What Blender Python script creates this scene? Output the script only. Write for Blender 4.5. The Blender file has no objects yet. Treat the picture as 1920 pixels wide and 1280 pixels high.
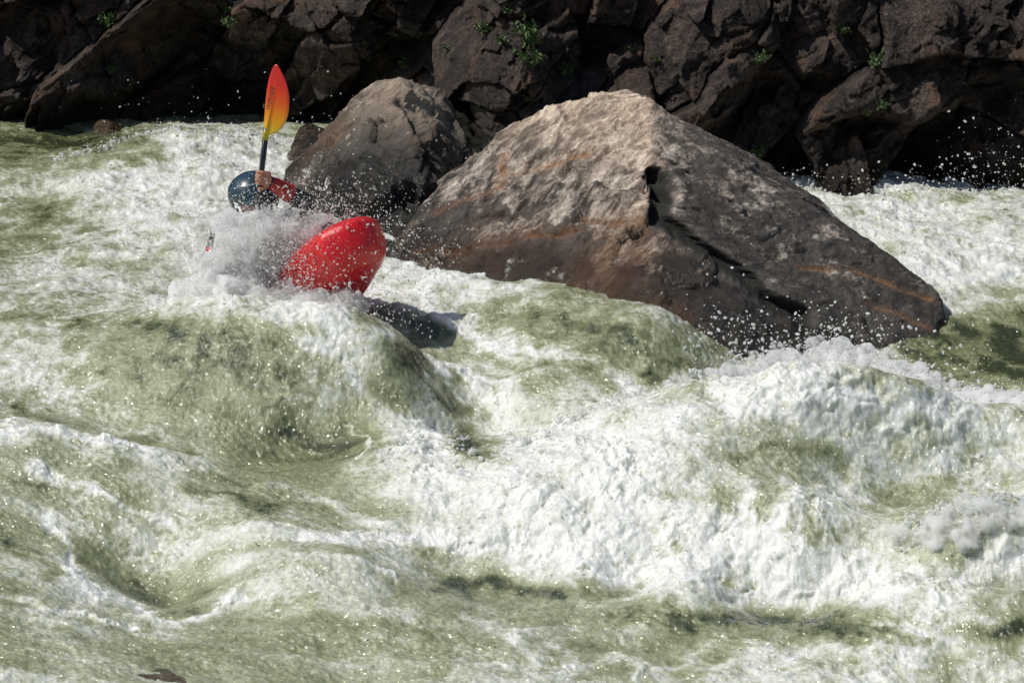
import bpy, bmesh, math, random
import numpy as np
from mathutils import Vector, Matrix
from mathutils.bvhtree import BVHTree

rng = np.random.default_rng(7)
random.seed(7)
scene = bpy.context.scene
COL = scene.collection
Q = 1.0            # mesh density of the water

# ------------------------------------------------------------------ camera
TH = math.radians(16.0); CH = 4.2; FP = 1920*100/36.0
CAM = np.array([0, 0, CH])
FW = np.array([0, math.cos(TH), -math.sin(TH)])
UP = np.array([0, math.sin(TH), math.cos(TH)])
cd = bpy.data.cameras.new('camera'); cam = bpy.data.objects.new('camera', cd); COL.objects.link(cam)
cam.location = (0, 0, CH); cam.rotation_euler = (math.pi/2-TH, 0, 0)
cd.lens = 100; cd.sensor_width = 36; cd.clip_start = .1; cd.clip_end = 500
scene.camera = cam

def proj(p):
    d = np.asarray(p, float)-CAM
    zf = d@FW
    return 960+FP*d[..., 0]/zf, 640-FP*(d@UP)/zf
def ray(px, py):
    return FW+np.array([(px-960)/FP, 0, 0])+UP*((640-py)/FP)
def at(px, py, Y):
    r = ray(px, py); return CAM+r*(Y/r[1])
def onz(px, py, z):
    r = ray(px, py); return CAM+r*((z-CH)/r[2])

# ------------------------------------------------------------------ noise
PERM = np.random.default_rng(3).permutation(256)
PERM = np.concatenate([PERM, PERM, PERM])
G3 = np.random.default_rng(5).normal(size=(256, 3)); G3 /= np.linalg.norm(G3, axis=1)[:, None]
G3 = G3.astype(np.float32)
def noise(x, y, z):
    x = np.asarray(x, np.float32); y = np.asarray(y, np.float32)+np.zeros_like(x); z = np.asarray(z, np.float32)+np.zeros_like(x)
    xi = np.floor(x).astype(np.int32); yi = np.floor(y).astype(np.int32); zi = np.floor(z).astype(np.int32)
    xf = x-xi; yf = y-yi; zf = z-zi
    u = xf*xf*xf*(xf*(xf*6-15)+10); v = yf*yf*yf*(yf*(yf*6-15)+10); w = zf*zf*zf*(zf*(zf*6-15)+10)
    xi &= 255; yi &= 255; zi &= 255
    def g(i, j, k):
        h = PERM[PERM[PERM[(xi+i) & 255]+((yi+j) & 255)]+((zi+k) & 255)]
        gg = G3[h]
        return gg[..., 0]*(xf-i)+gg[..., 1]*(yf-j)+gg[..., 2]*(zf-k)
    def lp(a, b, t): return a+(b-a)*t
    return 1.6*lp(lp(lp(g(0,0,0), g(1,0,0), u), lp(g(0,1,0), g(1,1,0), u), v),
              lp(lp(g(0,0,1), g(1,0,1), u), lp(g(0,1,1), g(1,1,1), u), v), w)
def fbm(x, y, z, o=4, gain=.5, lac=2.03, kind=0):
    s = 0; a = 1; t = 0
    for i in range(o):
        n = noise(x+i*17.3, y-i*9.1, z+i*5.7)
        if kind == 1: n = 1-2*np.abs(n)          # ridged
        if kind == 2: n = 2*np.abs(n)-.5         # billow
        s = s+a*n; t += a; a *= gain
        x = x*lac; y = y*lac; z = z*lac
    return s/t
def sstep(a, b, x):
    t = np.clip((x-a)/(b-a), 0, 1); return t*t*(3-2*t)
def voro2(x, y, seed, tilt=1.0):
    """planar facets: each cell of a jittered grid is its own tilted plane"""
    r = np.random.default_rng(seed); N = 64
    jx = r.random((N, N)); jy = r.random((N, N)); off = r.normal(size=(N, N)); ta = r.normal(size=(N, N)); tb = r.normal(size=(N, N))
    xi = np.floor(x).astype(int); yi = np.floor(y).astype(int)
    best = np.full(x.shape, 9e9); sec = np.full(x.shape, 9e9); val = np.zeros(x.shape)
    for i in (-1, 0, 1):
        for j in (-1, 0, 1):
            a = (xi+i) % N; b = (yi+j) % N
            sx = xi+i+jx[a, b]; sy = yi+j+jy[a, b]
            d = (x-sx)**2+(y-sy)**2
            v = off[a, b]+tilt*(ta[a, b]*(x-sx)+tb[a, b]*(y-sy))
            m = d < best
            sec = np.where(m, best, np.minimum(sec, d))
            val = np.where(m, v, val); best = np.where(m, d, best)
    return val, np.sqrt(sec)-np.sqrt(best)
def voro3(p, seed, tilt=1.0):
    r = np.random.default_rng(seed); N = 24
    J = r.random((N, N, N, 3)); O = r.normal(size=(N, N, N)); T = r.normal(size=(N, N, N, 3))
    pi = np.floor(p).astype(int)
    n = len(p); best = np.full(n, 9e9); sec = np.full(n, 9e9); val = np.zeros(n)
    for i in (-1, 0, 1):
        for j in (-1, 0, 1):
            for k in (-1, 0, 1):
                c = pi+np.array([i, j, k]); m_ = c % N
                s = c+J[m_[:, 0], m_[:, 1], m_[:, 2]]
                d = p-s; dd = (d*d).sum(1)
                v = O[m_[:, 0], m_[:, 1], m_[:, 2]]+tilt*(T[m_[:, 0], m_[:, 1], m_[:, 2]]*d).sum(1)
                m = dd < best
                sec = np.where(m, best, np.minimum(sec, dd))
                val = np.where(m, v, val); best = np.where(m, dd, best)
    return val, np.sqrt(sec)-np.sqrt(best)

# ------------------------------------------------------------------ objects
def link(o, parent=None):
    COL.objects.link(o)
    if parent is not None: o.parent = parent
    return o
def tag(o, label=None, cat=None, group=None, kind=None):
    if label: o['label'] = label
    if cat: o['category'] = cat
    if group: o['group'] = group
    if kind: o['kind'] = kind
    return o
def empty(name, loc):
    o = bpy.data.objects.new(name, None); o.location = loc; o.empty_display_size = .1
    return link(o)
def np_mesh(name, V, F, mat=None, parent=None, smooth=True, attrs=None, origin=None):
    """V (n,3), F (m,3 or 4)"""
    V = np.asarray(V, np.float32); F = np.asarray(F, np.int32)
    if origin is None and parent is None: origin = V.mean(0)*[1, 1, 0]
    if parent is not None and origin is None: origin = np.array(parent.location)
    me = bpy.data.meshes.new(name)
    k = F.shape[1]
    me.vertices.add(len(V)); me.vertices.foreach_set('co', (V-np.asarray(origin, np.float32)).astype(np.float32).ravel())
    me.loops.add(F.size); me.loops.foreach_set('vertex_index', F.ravel())
    me.polygons.add(len(F)); me.polygons.foreach_set('loop_start', np.arange(0, F.size, k, dtype=np.int32))
    me.polygons.foreach_set('use_smooth', np.full(len(F), smooth, bool))
    me.update(calc_edges=True)
    for an, av in (attrs or {}).items():
        at_ = me.attributes.new(an, 'FLOAT', 'POINT'); at_.data.foreach_set('value', np.asarray(av, np.float32).ravel())
    if mat: me.materials.append(mat)
    o = bpy.data.objects.new(name, me)
    if parent is None: o.location = origin
    return link(o, parent)

# ------------------------------------------------------------------ materials
def newmat(name):
    m = bpy.data.materials.new(name); m.use_nodes = True
    nt = m.node_tree; nt.nodes.clear()
    out = nt.nodes.new('ShaderNodeOutputMaterial'); b = nt.nodes.new('ShaderNodeBsdfPrincipled')
    nt.links.new(b.outputs[0], out.inputs[0])
    return m, nt, b
class NT:
    def __init__(s, nt): s.nt = nt
    def n(s, t, **k):
        o = s.nt.nodes.new(t)
        for a, b in k.items(): setattr(o, a, b)
        return o
    def l(s, a, b): s.nt.links.new(a, b)
    def coord(s, scale=(1, 1, 1), rot=(0, 0, 0)):
        tc = s.n('ShaderNodeTexCoord'); mp = s.n('ShaderNodeMapping')
        mp.inputs['Scale'].default_value = scale; mp.inputs['Rotation'].default_value = rot
        s.l(tc.outputs['Object'], mp.inputs[0]); return mp.outputs[0]
    def noise(s, vec, scale, detail=4, rough=.55, dist=0):
        o = s.n('ShaderNodeTexNoise'); o.inputs['Scale'].default_value = scale; o.inputs['Detail'].default_value = detail
        o.inputs['Roughness'].default_value = rough; o.inputs['Distortion'].default_value = dist
        s.l(vec, o.inputs['Vector']); return o.outputs[0]
    def voro(s, vec, scale, feature='F1'):
        o = s.n('ShaderNodeTexVoronoi'); o.feature = feature; o.inputs['Scale'].default_value = scale
        s.l(vec, o.inputs['Vector']); return o.outputs[0]
    def ramp(s, v, stops, interp='LINEAR'):
        o = s.n('ShaderNodeValToRGB'); o.color_ramp.interpolation = interp
        e = o.color_ramp.elements
        while len(e) < len(stops): e.new(.5)
        for i, (p, c) in enumerate(stops):
            e[i].position = p; e[i].color = (*c, 1) if hasattr(c, '__len__') else (c, c, c, 1)
        s.l(v, o.inputs[0]); return o.outputs[0]
    def mix(s, f, a, b, mode='MIX'):
        o = s.n('ShaderNodeMix', data_type='RGBA', blend_type=mode)
        for v, i in ((f, 0), (a, 6), (b, 7)):
            if hasattr(v, 'links'): s.l(v, o.inputs[i])
            elif hasattr(v, '__len__'): o.inputs[i].default_value = (*v, 1)
            else: o.inputs[i].default_value = v if i == 0 else (v, v, v, 1)
        return o.outputs[2]
    def m(s, op, a, b=0, clamp=False):
        o = s.n('ShaderNodeMath', operation=op, use_clamp=clamp)
        for v, i in ((a, 0), (b, 1)):
            if hasattr(v, 'links'): s.l(v, o.inputs[i])
            else: o.inputs[i].default_value = v
        return o.outputs[0]
    def attr(s, name):
        o = s.n('ShaderNodeAttribute'); o.attribute_name = name; return o.outputs['Fac']
    def bump(s, h, strength, dist, normal=None):
        o = s.n('ShaderNodeBump'); o.inputs['Strength'].default_value = strength; o.inputs['Distance'].default_value = dist
        s.l(h, o.inputs['Height'])
        if normal is not None: s.l(normal, o.inputs['Normal'])
        return o.outputs[0]

# ------------------------------------------------------------------ light
w = bpy.data.worlds.new("World"); scene.world = w; w.use_nodes = True
wn = w.node_tree; wn.nodes.clear()
SUN = Vector((-.58, -.04, .81)).normalized()
sky = wn.nodes.new('ShaderNodeTexSky'); sky.sky_type = 'NISHITA'; sky.sun_disc = False
sky.sun_elevation = math.asin(SUN.z); sky.sun_rotation = math.atan2(SUN.x, SUN.y)
bg = wn.nodes.new('ShaderNodeBackground'); bg.inputs[1].default_value = .07
wo = wn.nodes.new('ShaderNodeOutputWorld'); wn.links.new(sky.outputs[0], bg.inputs[0]); wn.links.new(bg.outputs[0], wo.inputs[0])
ld = bpy.data.lights.new('sun', 'SUN'); ld.energy = 3.6; ld.angle = math.radians(.5); ld.color = (1, .96, .9)
lo = bpy.data.objects.new('sun', ld); link(lo); lo.rotation_euler = SUN.to_track_quat('Z', 'Y').to_euler(); lo.location = (0, 10, 12)
scene.view_settings.view_transform = 'Standard'; scene.view_settings.look = 'None'
scene.view_settings.exposure = 0; scene.view_settings.gamma = 1
scene.cycles.max_bounces = 12
scene.cycles.transparent_max_bounces = 12
scene.cycles.use_denoising = True; scene.cycles.denoising_prefilter = 'ACCURATE'
scene.cycles.volume_bounces = 10; scene.cycles.volume_step_rate = 1.0; scene.cycles.volume_max_steps = 96
scene.cycles.caustics_reflective = False; scene.cycles.caustics_refractive = False; scene.cycles.sample_clamp_indirect = 4
# ------------------------------------------------------------------ river surface
# measured heights (photo x, photo y, height above mean water)
HP = [(-300,250,0),(-300,420,.02),(-300,700,0),(-300,1000,-.05),(-300,1300,0),
(0,238,.0),(100,275,-.04),(0,300,.03),(120,298,.05),(230,262,.10),(330,243,.17),(420,250,.15),(500,262,.10),(560,290,.02),(230,236,-.05),(420,225,-.08),
(60,380,.0),(200,360,.07),(350,340,.08),(60,470,-.02),(180,420,.0),(300,430,.08),(380,480,.02),(0,540,.04),(130,540,.05),(250,520,.0),
(260,570,.12),(380,560,.26),(480,552,.32),(600,575,.32),(690,600,.30),(745,610,.22),(100,620,.08),(30,640,.06),
(420,640,.24),(560,650,.24),(680,680,.18),(760,690,.13),(200,680,.08),(350,720,.06),(520,740,.04),(680,770,.0),(800,790,-.08),
(60,740,-.05),(130,790,-.08),(230,790,-.1),(400,820,-.12),(560,850,-.2),(680,850,-.24),(860,850,-.26),(930,830,-.22),
(770,600,.02),(800,680,-.06),(860,760,-.15),(900,640,-.03),(790,520,.05),(850,520,.08),(960,535,.12),(1080,552,.16),(1180,572,.18),(1235,610,.14),(1290,665,.02),(1320,715,-.12),
(1000,620,.06),(1120,640,.07),(1200,680,.02),(1000,720,-.05),(1100,740,-.06),(930,760,-.14),
(760,850,.03),(850,815,.0),(960,850,.05),(1080,790,.12),(1200,745,.16),(1330,725,.22),(1440,694,.38),(1560,668,.50),(1650,706,.40),(1720,706,.40),(1800,755,.27),(1870,750,.28),(1960,770,.22),
(1500,615,-.14),(1700,655,-.14),(1900,640,-.12),(1900,700,-.14),(1420,640,-.14),
(1450,560,-.12),
(760,940,-.04),(900,950,.02),(1100,900,.12),(1300,870,.18),(1500,850,.16),(1650,860,.08),(1850,860,.03),
(720,1010,-.1),(900,1050,-.15),(1100,1050,-.05),(1300,1050,.02),(1500,1010,.04),(1650,1060,.06),(1700,960,.0),(1810,960,.16),(1900,960,.18),(1880,1080,.1),
(1200,1140,-.24),(1400,1160,-.26),(1600,1180,-.27),(1850,1180,-.2),(2000,1150,-.15),
(1000,1110,-.2),(860,1090,-.2),(700,1040,-.02),(560,1070,.0),(780,1160,-.05),(1000,1180,-.12),(1250,1210,-.14),(1450,1250,-.1),(1700,1270,-.1),(1880,1270,-.1),(1100,1280,-.1),(900,1260,-.05),
(0,800,.1),(120,820,.08),(300,850,.02),(450,900,-.04),(620,960,-.1),(0,900,.02),(200,940,-.04),(420,990,-.04),(60,1000,-.08),(140,1060,-.1),
(230,1090,-.2),(290,1130,-.34),(360,1150,-.3),(430,1090,-.1),(500,1130,-.1),(560,1220,-.06),(330,1200,-.12),(150,1160,-.05),(30,1120,.0),(250,1270,.02),(50,1260,.05),(700,1280,-.1),
(2250,400,0),(2250,700,-.1),(2250,1000,0),(2250,1300,0),(1600,360,.02),(1800,370,.03),(1900,360,.02),(1650,420,.06),(1800,450,.06),(1900,430,.06),(1700,500,.05),(1850,520,.02),(1850,580,-.06),(1450,348,.02),(1800,405,.0)]
HPW = np.array([[*onz(a, b, z)[:2], z] for a, b, z in HP])
ex = []
for (a, b, z) in [(380,560,.26),(480,552,.32),(600,575,.32),(690,600,.30)]:   # hollow behind the kayak wave
    p = onz(a, b, z); ex.append([p[0], p[1]+.8, .02])
for (a, b, z) in [(1440,694,.38),(1560,668,.50),(1650,706,.40),(1720,706,.40),(1800,755,.27),(1870,750,.28)]:
    p = onz(a, b, z); ex.append([p[0], p[1]+.42, .0])
for X in (-6, -3, 0, 3, 6):
    ex.append([X, 8.2, -.1]); ex.append([X, 4, -.1]); ex.append([X, 23, 0]); ex.append([X*2, 16, 0])
HPW = np.vstack([HPW, np.array(ex)])
EPS = .22
def rbf_fit(P, v, lam=.003):
    d = np.linalg.norm(P[:, None]-P[None], axis=2)
    K = np.sqrt(d*d+EPS*EPS)
    n = len(P); A = np.zeros((n+1, n+1)); A[:n, :n] = K-lam*np.eye(n)*8; A[:n, n] = 1; A[n, :n] = 1
    return np.linalg.solve(A, np.append(v, 0))
RC = rbf_fit(HPW[:, :2], HPW[:, 2])
def macro_raw(x, y):
    out = np.full(x.shape, RC[-1])
    for (a, b, _), c in zip(HPW, RC[:-1]):
        out += c*np.sqrt((x-a)**2+(y-b)**2+EPS*EPS)
    return out
# tabulate on a regular world grid for fast lookup
GX = np.linspace(-9, 9, 361); GY = np.linspace(2, 25, 461)
gx, gy = np.meshgrid(GX, GY)
HM = np.clip(macro_raw(gx, gy), -.5, .6)
def macro(x, y):
    fx = np.clip((x+9)/18*360, 0, 359.99); fy = np.clip((y-2)/23*460, 0, 459.99)
    i = fx.astype(int); j = fy.astype(int); a = fx-i; b = fy-j
    return (HM[j, i]*(1-a)+HM[j, i+1]*a)*(1-b)+(HM[j+1, i]*(1-a)+HM[j+1, i+1]*a)*b
def onwater(px, py):
    z = 0.
    for _ in range(30):
        p = onz(px, py, z); z += .5*(float(macro(np.array([p[0]]), np.array([p[1]]))[0])-z)
    return onz(px, py, z)

# aeration of the water, 0 clear .. 9 white froth; one digit per 60 photo px
FT = """
11111223333335555555555555555555
11111223333335555555555555555555
11111223333335555555555555555555
33333333335555555555555555555555
21124888874555555555555566666666
56788888864556666666666678788777
54678888876668888888666667788877
35677877688888888888888888888888
67776777899888878654455567899998
55567888888877865445667788887665
56433332456654864333344222331100
76532222345638765333346788853110
46643333345546786678899999988876
75466554322389488998876556788877
66545543333589889999865445666777
65655665434578899999986777755566
34555666655557789999999888664445
55567767666775678899999998865579
46654457656655433445678899998865
56667765555554443345422222236743
56654444556654566544455677667665
66565555445555666655666776676666
23344444445544434433322222322333
34333444435555555444455554556666
""".strip().split()
FT = np.array([[int(c) for c in r] for r in FT], float)/9.*.93
def foam_tab(px, py):
    fx = np.clip((px-30)/60, 0, 30.99); fy = np.clip((py-30)/60, 0, FT.shape[0]-1.01)
    i = fx.astype(int); j = fy.astype(int); a = fx-i; b = fy-j; a = a*a*(3-2*a); b = b*b*(3-2*b)
    return (FT[j, i]*(1-a)+FT[j, i+1]*a)*(1-b)+(FT[j+1, i]*(1-a)+FT[j+1, i+1]*a)*b
# strokes: polylines with half width (photo px) and amount (+ froth, - clear)
ST = [([(0,805),(120,815),(240,845),(400,880),(560,930),(700,985),(900,1010),(1060,1010)],14,.35),
([(60,870),(150,905),(260,960),(330,985)],10,.35),([(0,880),(80,900),(140,925)],7,-.25),
([(90,965),(120,1020),(115,1070),(150,1110),(230,1130),(290,1165),(350,1170),(400,1150),(450,1120)],13,.5),
([(10,1010),(60,1035),(100,1080)],12,-.35),([(130,1020),(180,1060),(260,1110),(320,1150)],26,-.35),([(380,1110),(350,1150)],16,-.3),
([(0,1115),(120,1140),(250,1180)],6,.35),([(360,920),(450,940),(520,955)],13,-.5),([(410,885),(470,905)],7,-.4),
([(560,1000),(700,1010),(900,1020)],12,.35),
([(770,520),(830,590),(900,640),(1000,660),(1100,680),(1180,720)],14,.4),([(790,660),(860,700),(930,720)],12,.4),([(800,700),(840,680)],9,.4),
([(900,640),(960,700),(1010,690)],10,-.2),([(840,560),(930,590),(1060,600),(1180,640),(1290,700)],24,-.25),
([(670,790),(690,830),(680,860)],5,.5),([(560,640),(640,660),(690,740),(760,780)],10,.25),
([(750,640),(800,720),(850,770)],12,-.55),([(690,590),(760,602),(820,620),(865,640)],24,-.55),([(780,640),(830,680),(860,710)],16,-.4),([(850,830),(880,850),(910,850)],18,-.6),([(860,800),(920,820)],12,-.3),
([(540,800),(600,830),(660,830)],35,-.25),([(260,610),(330,640),(480,650)],26,-.2),([(330,700),(420,680),(520,700)],20,-.2),
([(240,1180),(350,1185),(500,1170),(640,1160)],18,-.15),([(820,1100),(900,1085),(1010,1100),(1060,1110)],16,-.45),([(850,1090),(870,1115)],14,-.4),
([(640,1050),(700,1060),(740,1080)],8,.3),([(1180,1150),(1300,1160),(1440,1175),(1600,1180),(1740,1200)],22,-.3),
([(1750,1170),(1850,1180),(1920,1170)],16,-.35),([(1640,1170),(1740,1180),(1800,1165),(1880,1165)],12,.4),
([(1380,865),(1450,840),(1540,855)],14,-.3),([(1640,930),(1760,930)],22,-.2),([(1500,1010),(1600,1020),(1660,1000)],16,-.15),
([(0,265),(80,272),(180,262),(280,255)],12,-.25),([(0,240),(120,243),(260,250)],6,.25),
([(170,610),(60,600)],12,-.25),([(20,760),(80,790),(110,800)],9,-.4),([(210,820),(250,825),(370,850)],8,-.3),
([(1570,620),(1640,650),(1690,660)],10,.35),([(1620,360),(1760,375),(1880,365)],10,-.2),([(1330,700),(1400,690),(1420,660)],14,.2),
([(880,1160),(960,1200),(1060,1185)],14,.3),([(1200,1270),(1160,1230),(1060,1260)],12,.25),([(300,500),(200,505)],14,-.2),([(180,430),(60,410)],16,-.22),
([(60,380),(120,385)],20,-.2),([(520,560),(600,600),(640,640)],12,.2),([(700,240),(720,240)],3,0)]
def seg_d(px, py, pts):
    d = np.full(px.shape, 1e9)
    for (x0, y0), (x1, y1) in zip(pts[:-1], pts[1:]):
        dx, dy = x1-x0, y1-y0; t = np.clip(((px-x0)*dx+(py-y0)*dy)/(dx*dx+dy*dy), 0, 1)
        d = np.minimum(d, np.hypot(px-x0-t*dx, (py-y0-t*dy)*1.3))
    return d
def foam_macro(px, py):
    f = foam_tab(px, py)
    for pts, wd, am in ST:
        if not am: continue
        a = np.array(pts); m = (px > a[:, 0].min()-4*wd) & (px < a[:, 0].max()+4*wd) & (py > a[:, 1].min()-4*wd) & (py < a[:, 1].max()+4*wd)
        if m.any():
            d = seg_d(px[m], py[m], pts); f[m] += am*np.exp(-(d/wd)**2)
    return f

def surf(x, y, wx, wy):
    """macro height, froth and displaced position of the water at world x, y"""
    z0 = macro(x, y)
    px, py = proj(np.stack([x, y, z0], -1))
    # flow direction differs over the river: long streaks in the near left, boils elsewhere
    zz = z0*1.3                                  # follow steep faces so that nothing is drawn out down the slope
    n1 = fbm(x*1.1, y*1.1, 3.3, 3); n2 = fbm(x*1.1, y*1.1, 8.8, 3)
    w1 = fbm(x*5, y*5, zz*5+1.1, 4); w2 = fbm(x*5, y*5, zz*5+6.1, 4)
    qx = px+n1*46+w1*34; qy = py+n2*22+w2*18
    f = foam_macro(qx.copy(), qy.copy())
    near = sstep(700, 860, py)*sstep(1150, 700, px+ (py-900)*.3)          # streaky run
    ang = -.42; ca, sa = math.cos(ang), math.sin(ang)
    sx = ca*x+sa*y; sy = -sa*x+ca*y
    streak = fbm(sx*1.3+n1*.8, sy*5.5+n2*1.2, zz*4+.5, 4)
    wa = fbm(x*4, y*4, zz*4+2.2, 3); wb = fbm(x*4, y*4, zz*4+12.2, 3); wx_ = x+.05*wa; wy_ = y+.05*wb
    cells = fbm(wx_*5, wy_*3.6, zz*5+4.4, 5, .62, kind=1)-.42
    lace = fbm(wx_*16, wy_*12, zz*16+7.7, 4, .65, kind=1)-.42
    lump = fbm(wx_*9, wy_*7, zz*9+9.9, 3, .5, kind=2)-.1
    f2 = f+near*streak*.45+(1-near)*cells*.55+lace*.42*(.55+.9*noise(x*2.3, y*2.3, 77.))
    fc = np.clip(f2, 0, 1)
    rough = sstep(.45, .95, f)
    chop = fbm(x*2.1, y*2.1, zz*2+21., 3)*.055+fbm(wx_*5.5, wy_*5.5, zz*5+31., 3)*.028
    burst = fbm(x*3.1, y*3.1, 61., 2)                                     # torn, bursting patches
    z = z0+chop*(.65+.65*rough)+near*streak*.012
    z = z+rough*(lump*.014+cells*.012)+(.25+.7*rough)*lace*.005
    z = z+rough*sstep(.0, .5, burst)*np.maximum(fbm(x*17, y*15, zz*15+71., 3, .6, kind=1)-.25, 0)*.035
    z = z+(1.1-.2*rough)*fbm(x*34, y*28, zz*28+5.5, 3, .55)*.0055
    z = z+(.3+rough)*noise(x*120, y*100, zz*100+15.5)*.0020
    z = z+(1-.6*rough)*fbm(sx*14, sy*26, zz*20+2.5, 3, .5, kind=1)*.009
    dx = rough*.022*fbm(x*7, y*7, zz*7+41., 3); dy = rough*.03*fbm(x*7, y*7, zz*7+51., 3)-rough*.02*lump
    return z, dx, dy, fc, rough, f, px, py

def axis(stops):
    out = []
    for (a, b, st) in stops: out.append(np.arange(a, b, st/Q))
    out.append([stops[-1][1]]); return np.concatenate(out)
us = axis([(-3000, -500, 60), (-500, -60, 8), (-60, 1980, 1.7), (1980, 2420, 8), (2420, 4920, 60)])
vs = axis([(150, 215, 8), (215, 700, 1.35), (700, 1000, .8), (1000, 1330, 1.3), (1330, 1500, 8), (1500, 2500, 60)])
Yr = np.array([onz(960, v, 0)[1] for v in vs]); 
U, Yg = np.meshgrid(us, Yr)
slant = Yg*math.cos(TH)+CH*math.sin(TH)
Xg = (U-960)/FP*slant
x = Xg.ravel(); y = Yg.ravel()
Z = np.empty(x.shape); DX = Z.copy(); DY = Z.copy(); FC = Z.copy(); RO = Z.copy()
for a in range(0, len(x), 200000):
    s = slice(a, a+200000)
    Z[s], DX[s], DY[s], FC[s], RO[s], _, _, _ = surf(x[s], y[s], 0, 0)
V = np.stack([x+DX, y+DY, Z], -1)
nr, nc = U.shape
ids = np.arange(nr*nc).reshape(nr, nc)
F = np.stack([ids[:-1, :-1], ids[1:, :-1], ids[1:, 1:], ids[:-1, 1:]], -1).reshape(-1, 4)
# rows run from far to near: flip so normals point up
m, nt, b = newmat('river_water'); N = NT(nt)
tc = N.coord()
fo = N.attr('froth')
n1 = N.noise(tc, 30, 6, .7, .2); n2 = N.noise(tc, 150, 4, .75)
lac = N.voro(N.mix(.06, tc, N.noise(tc, 20, 3)), 42, 'DISTANCE_TO_EDGE')
am = N.ramp(fo, [(.15, .22), (.5, 1)])
g = N.m('ADD', fo, N.m('MULTIPLY', am, N.m('MULTIPLY', N.m('SUBTRACT', n1, .5), .55)))
g = N.m('ADD', g, N.m('MULTIPLY', am, N.m('MULTIPLY', N.m('SUBTRACT', n2, .5), .3)))
colr = N.ramp(g, [(0, (.045, .056, .024)), (.22, (.185, .202, .100)), (.42, (.315, .335, .190)), (.56, (.41, .43, .285)), (.68, (.56, .58, .46)), (.85, (.72, .735, .66)), (1, (.83, .84, .80))])
N.l(colr, b.inputs['Base Color'])
rr = N.ramp(g, [(0, .08), (.5, .2), (1, .4)])
N.l(rr, b.inputs['Roughness']); b.inputs['IOR'].default_value = 1.33
sw = N.ramp(g, [(.25, .15), (.7, .9)])
N.l(sw, b.inputs['Subsurface Weight']); b.inputs['Subsurface Radius'].default_value = (1, 1, .8); N.l(N.ramp(g, [(.4, .006), (.8, .022)]), b.inputs['Subsurface Scale'])
nb = N.noise(N.coord((1, .8, 1)), 45, 5, .65, .2)
nb2 = N.noise(tc, 240, 2, .6)
h = N.m('ADD', nb, N.m('MULTIPLY', nb2, .35))
N.l(N.bump(h, .6, .012), b.inputs['Normal'])
hc = N.noise(N.coord((1, .8, 1), (0, 0, .5)), 42, 1.5, .5, .2)
N.l(N.ramp(g, [(.1, .6), (.5, .85), (.75, .5)]), b.inputs['Coat Weight']); b.inputs['Coat Roughness'].default_value = .11; b.inputs['Coat IOR'].default_value = 1.6
N.l(N.bump(hc, 1, .026), b.inputs['Coat Normal'])
WATER_MAT = m
water = np_mesh('river', V, F, m, attrs={'froth': FC}, origin=(0, 14, 0))
tag(water, kind='structure')
water['label'] = 'foaming green river water'
# ------------------------------------------------------------------ boulders
def hull_mesh(pts, target, it=6):
    bm = bmesh.new()
    for p in pts: bm.verts.new(Vector([float(c) for c in p]))
    bmesh.ops.convex_hull(bm, input=bm.verts)
    for v in [v for v in bm.verts if not v.link_faces]: bm.verts.remove(v)
    bmesh.ops.triangulate(bm, faces=bm.faces)
    return voxel(bm, target, it)
def voxel(bm, size, it, factor=.5):
    me = bpy.data.meshes.new('work'); bm.to_mesh(me); bm.free()
    ob = bpy.data.objects.new('work', me); COL.objects.link(ob)
    r = ob.modifiers.new('r', 'REMESH'); r.mode = 'VOXEL'; r.voxel_size = size
    if it:
        s_ = ob.modifiers.new('s', 'SMOOTH'); s_.iterations = it; s_.factor = factor
    dg = bpy.context.evaluated_depsgraph_get(); ev = ob.evaluated_get(dg); mm = ev.to_mesh()
    V = np.empty(len(mm.vertices)*3, np.float32); mm.vertices.foreach_get('co', V); V = V.reshape(-1, 3).astype(float)
    mm.calc_loop_triangles()
    T = np.empty(len(mm.loop_triangles)*3, np.int32); mm.loop_triangles.foreach_get('vertices', T); T = T.reshape(-1, 3)
    ev.to_mesh_clear(); bpy.data.objects.remove(ob); bpy.data.meshes.remove(me)
    return V, T
def subdiv(V, F):
    E = np.sort(np.concatenate([F[:, [0, 1]], F[:, [1, 2]], F[:, [2, 0]]]), 1)
    u, inv = np.unique(E, axis=0, return_inverse=True); inv = inv.ravel()
    mid = (V[u[:, 0]]+V[u[:, 1]])/2; n = len(V); k = len(F)
    a, b_, c = inv[:k]+n, inv[k:2*k]+n, inv[2*k:]+n
    F2 = np.concatenate([np.stack([F[:, 0], a, c], 1), np.stack([a, F[:, 1], b_], 1), np.stack([c, b_, F[:, 2]], 1), np.stack([a, b_, c], 1)])
    return np.concatenate([V, mid]), F2
def vnorm(V, F):
    fn = np.cross(V[F[:, 1]]-V[F[:, 0]], V[F[:, 2]]-V[F[:, 0]])
    n = np.zeros_like(V)
    for i in range(3): np.add.at(n, F[:, i], fn)
    return n/np.maximum(np.linalg.norm(n, axis=1), 1e-12)[:, None]
def bvh(V, F): return BVHTree.FromPolygons([tuple(v) for v in V], [tuple(f) for f in F])
def hit(t, px, py):
    r = ray(px, py); h = t.ray_cast(Vector(CAM), Vector(r).normalized())
    return None if h[0] is None else np.array(h[0])
def line3(t, pts):
    out = [hit(t, *p) for p in pts]; return [p for p in out if p is not None]
def dist3(V, L):
    d = np.full(len(V), 9e9); 
    for a, b_ in zip(L[:-1], L[1:]):
        ab = b_-a; t = np.clip(((V-a)@ab)/(ab@ab+1e-12), 0, 1)
        d = np.minimum(d, np.linalg.norm(V-a-t[:, None]*ab, axis=1))
    return d
def wig(V, k, s): return fbm(V[:, 0]*k, V[:, 1]*k, V[:, 2]*k+s, 3)

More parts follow.
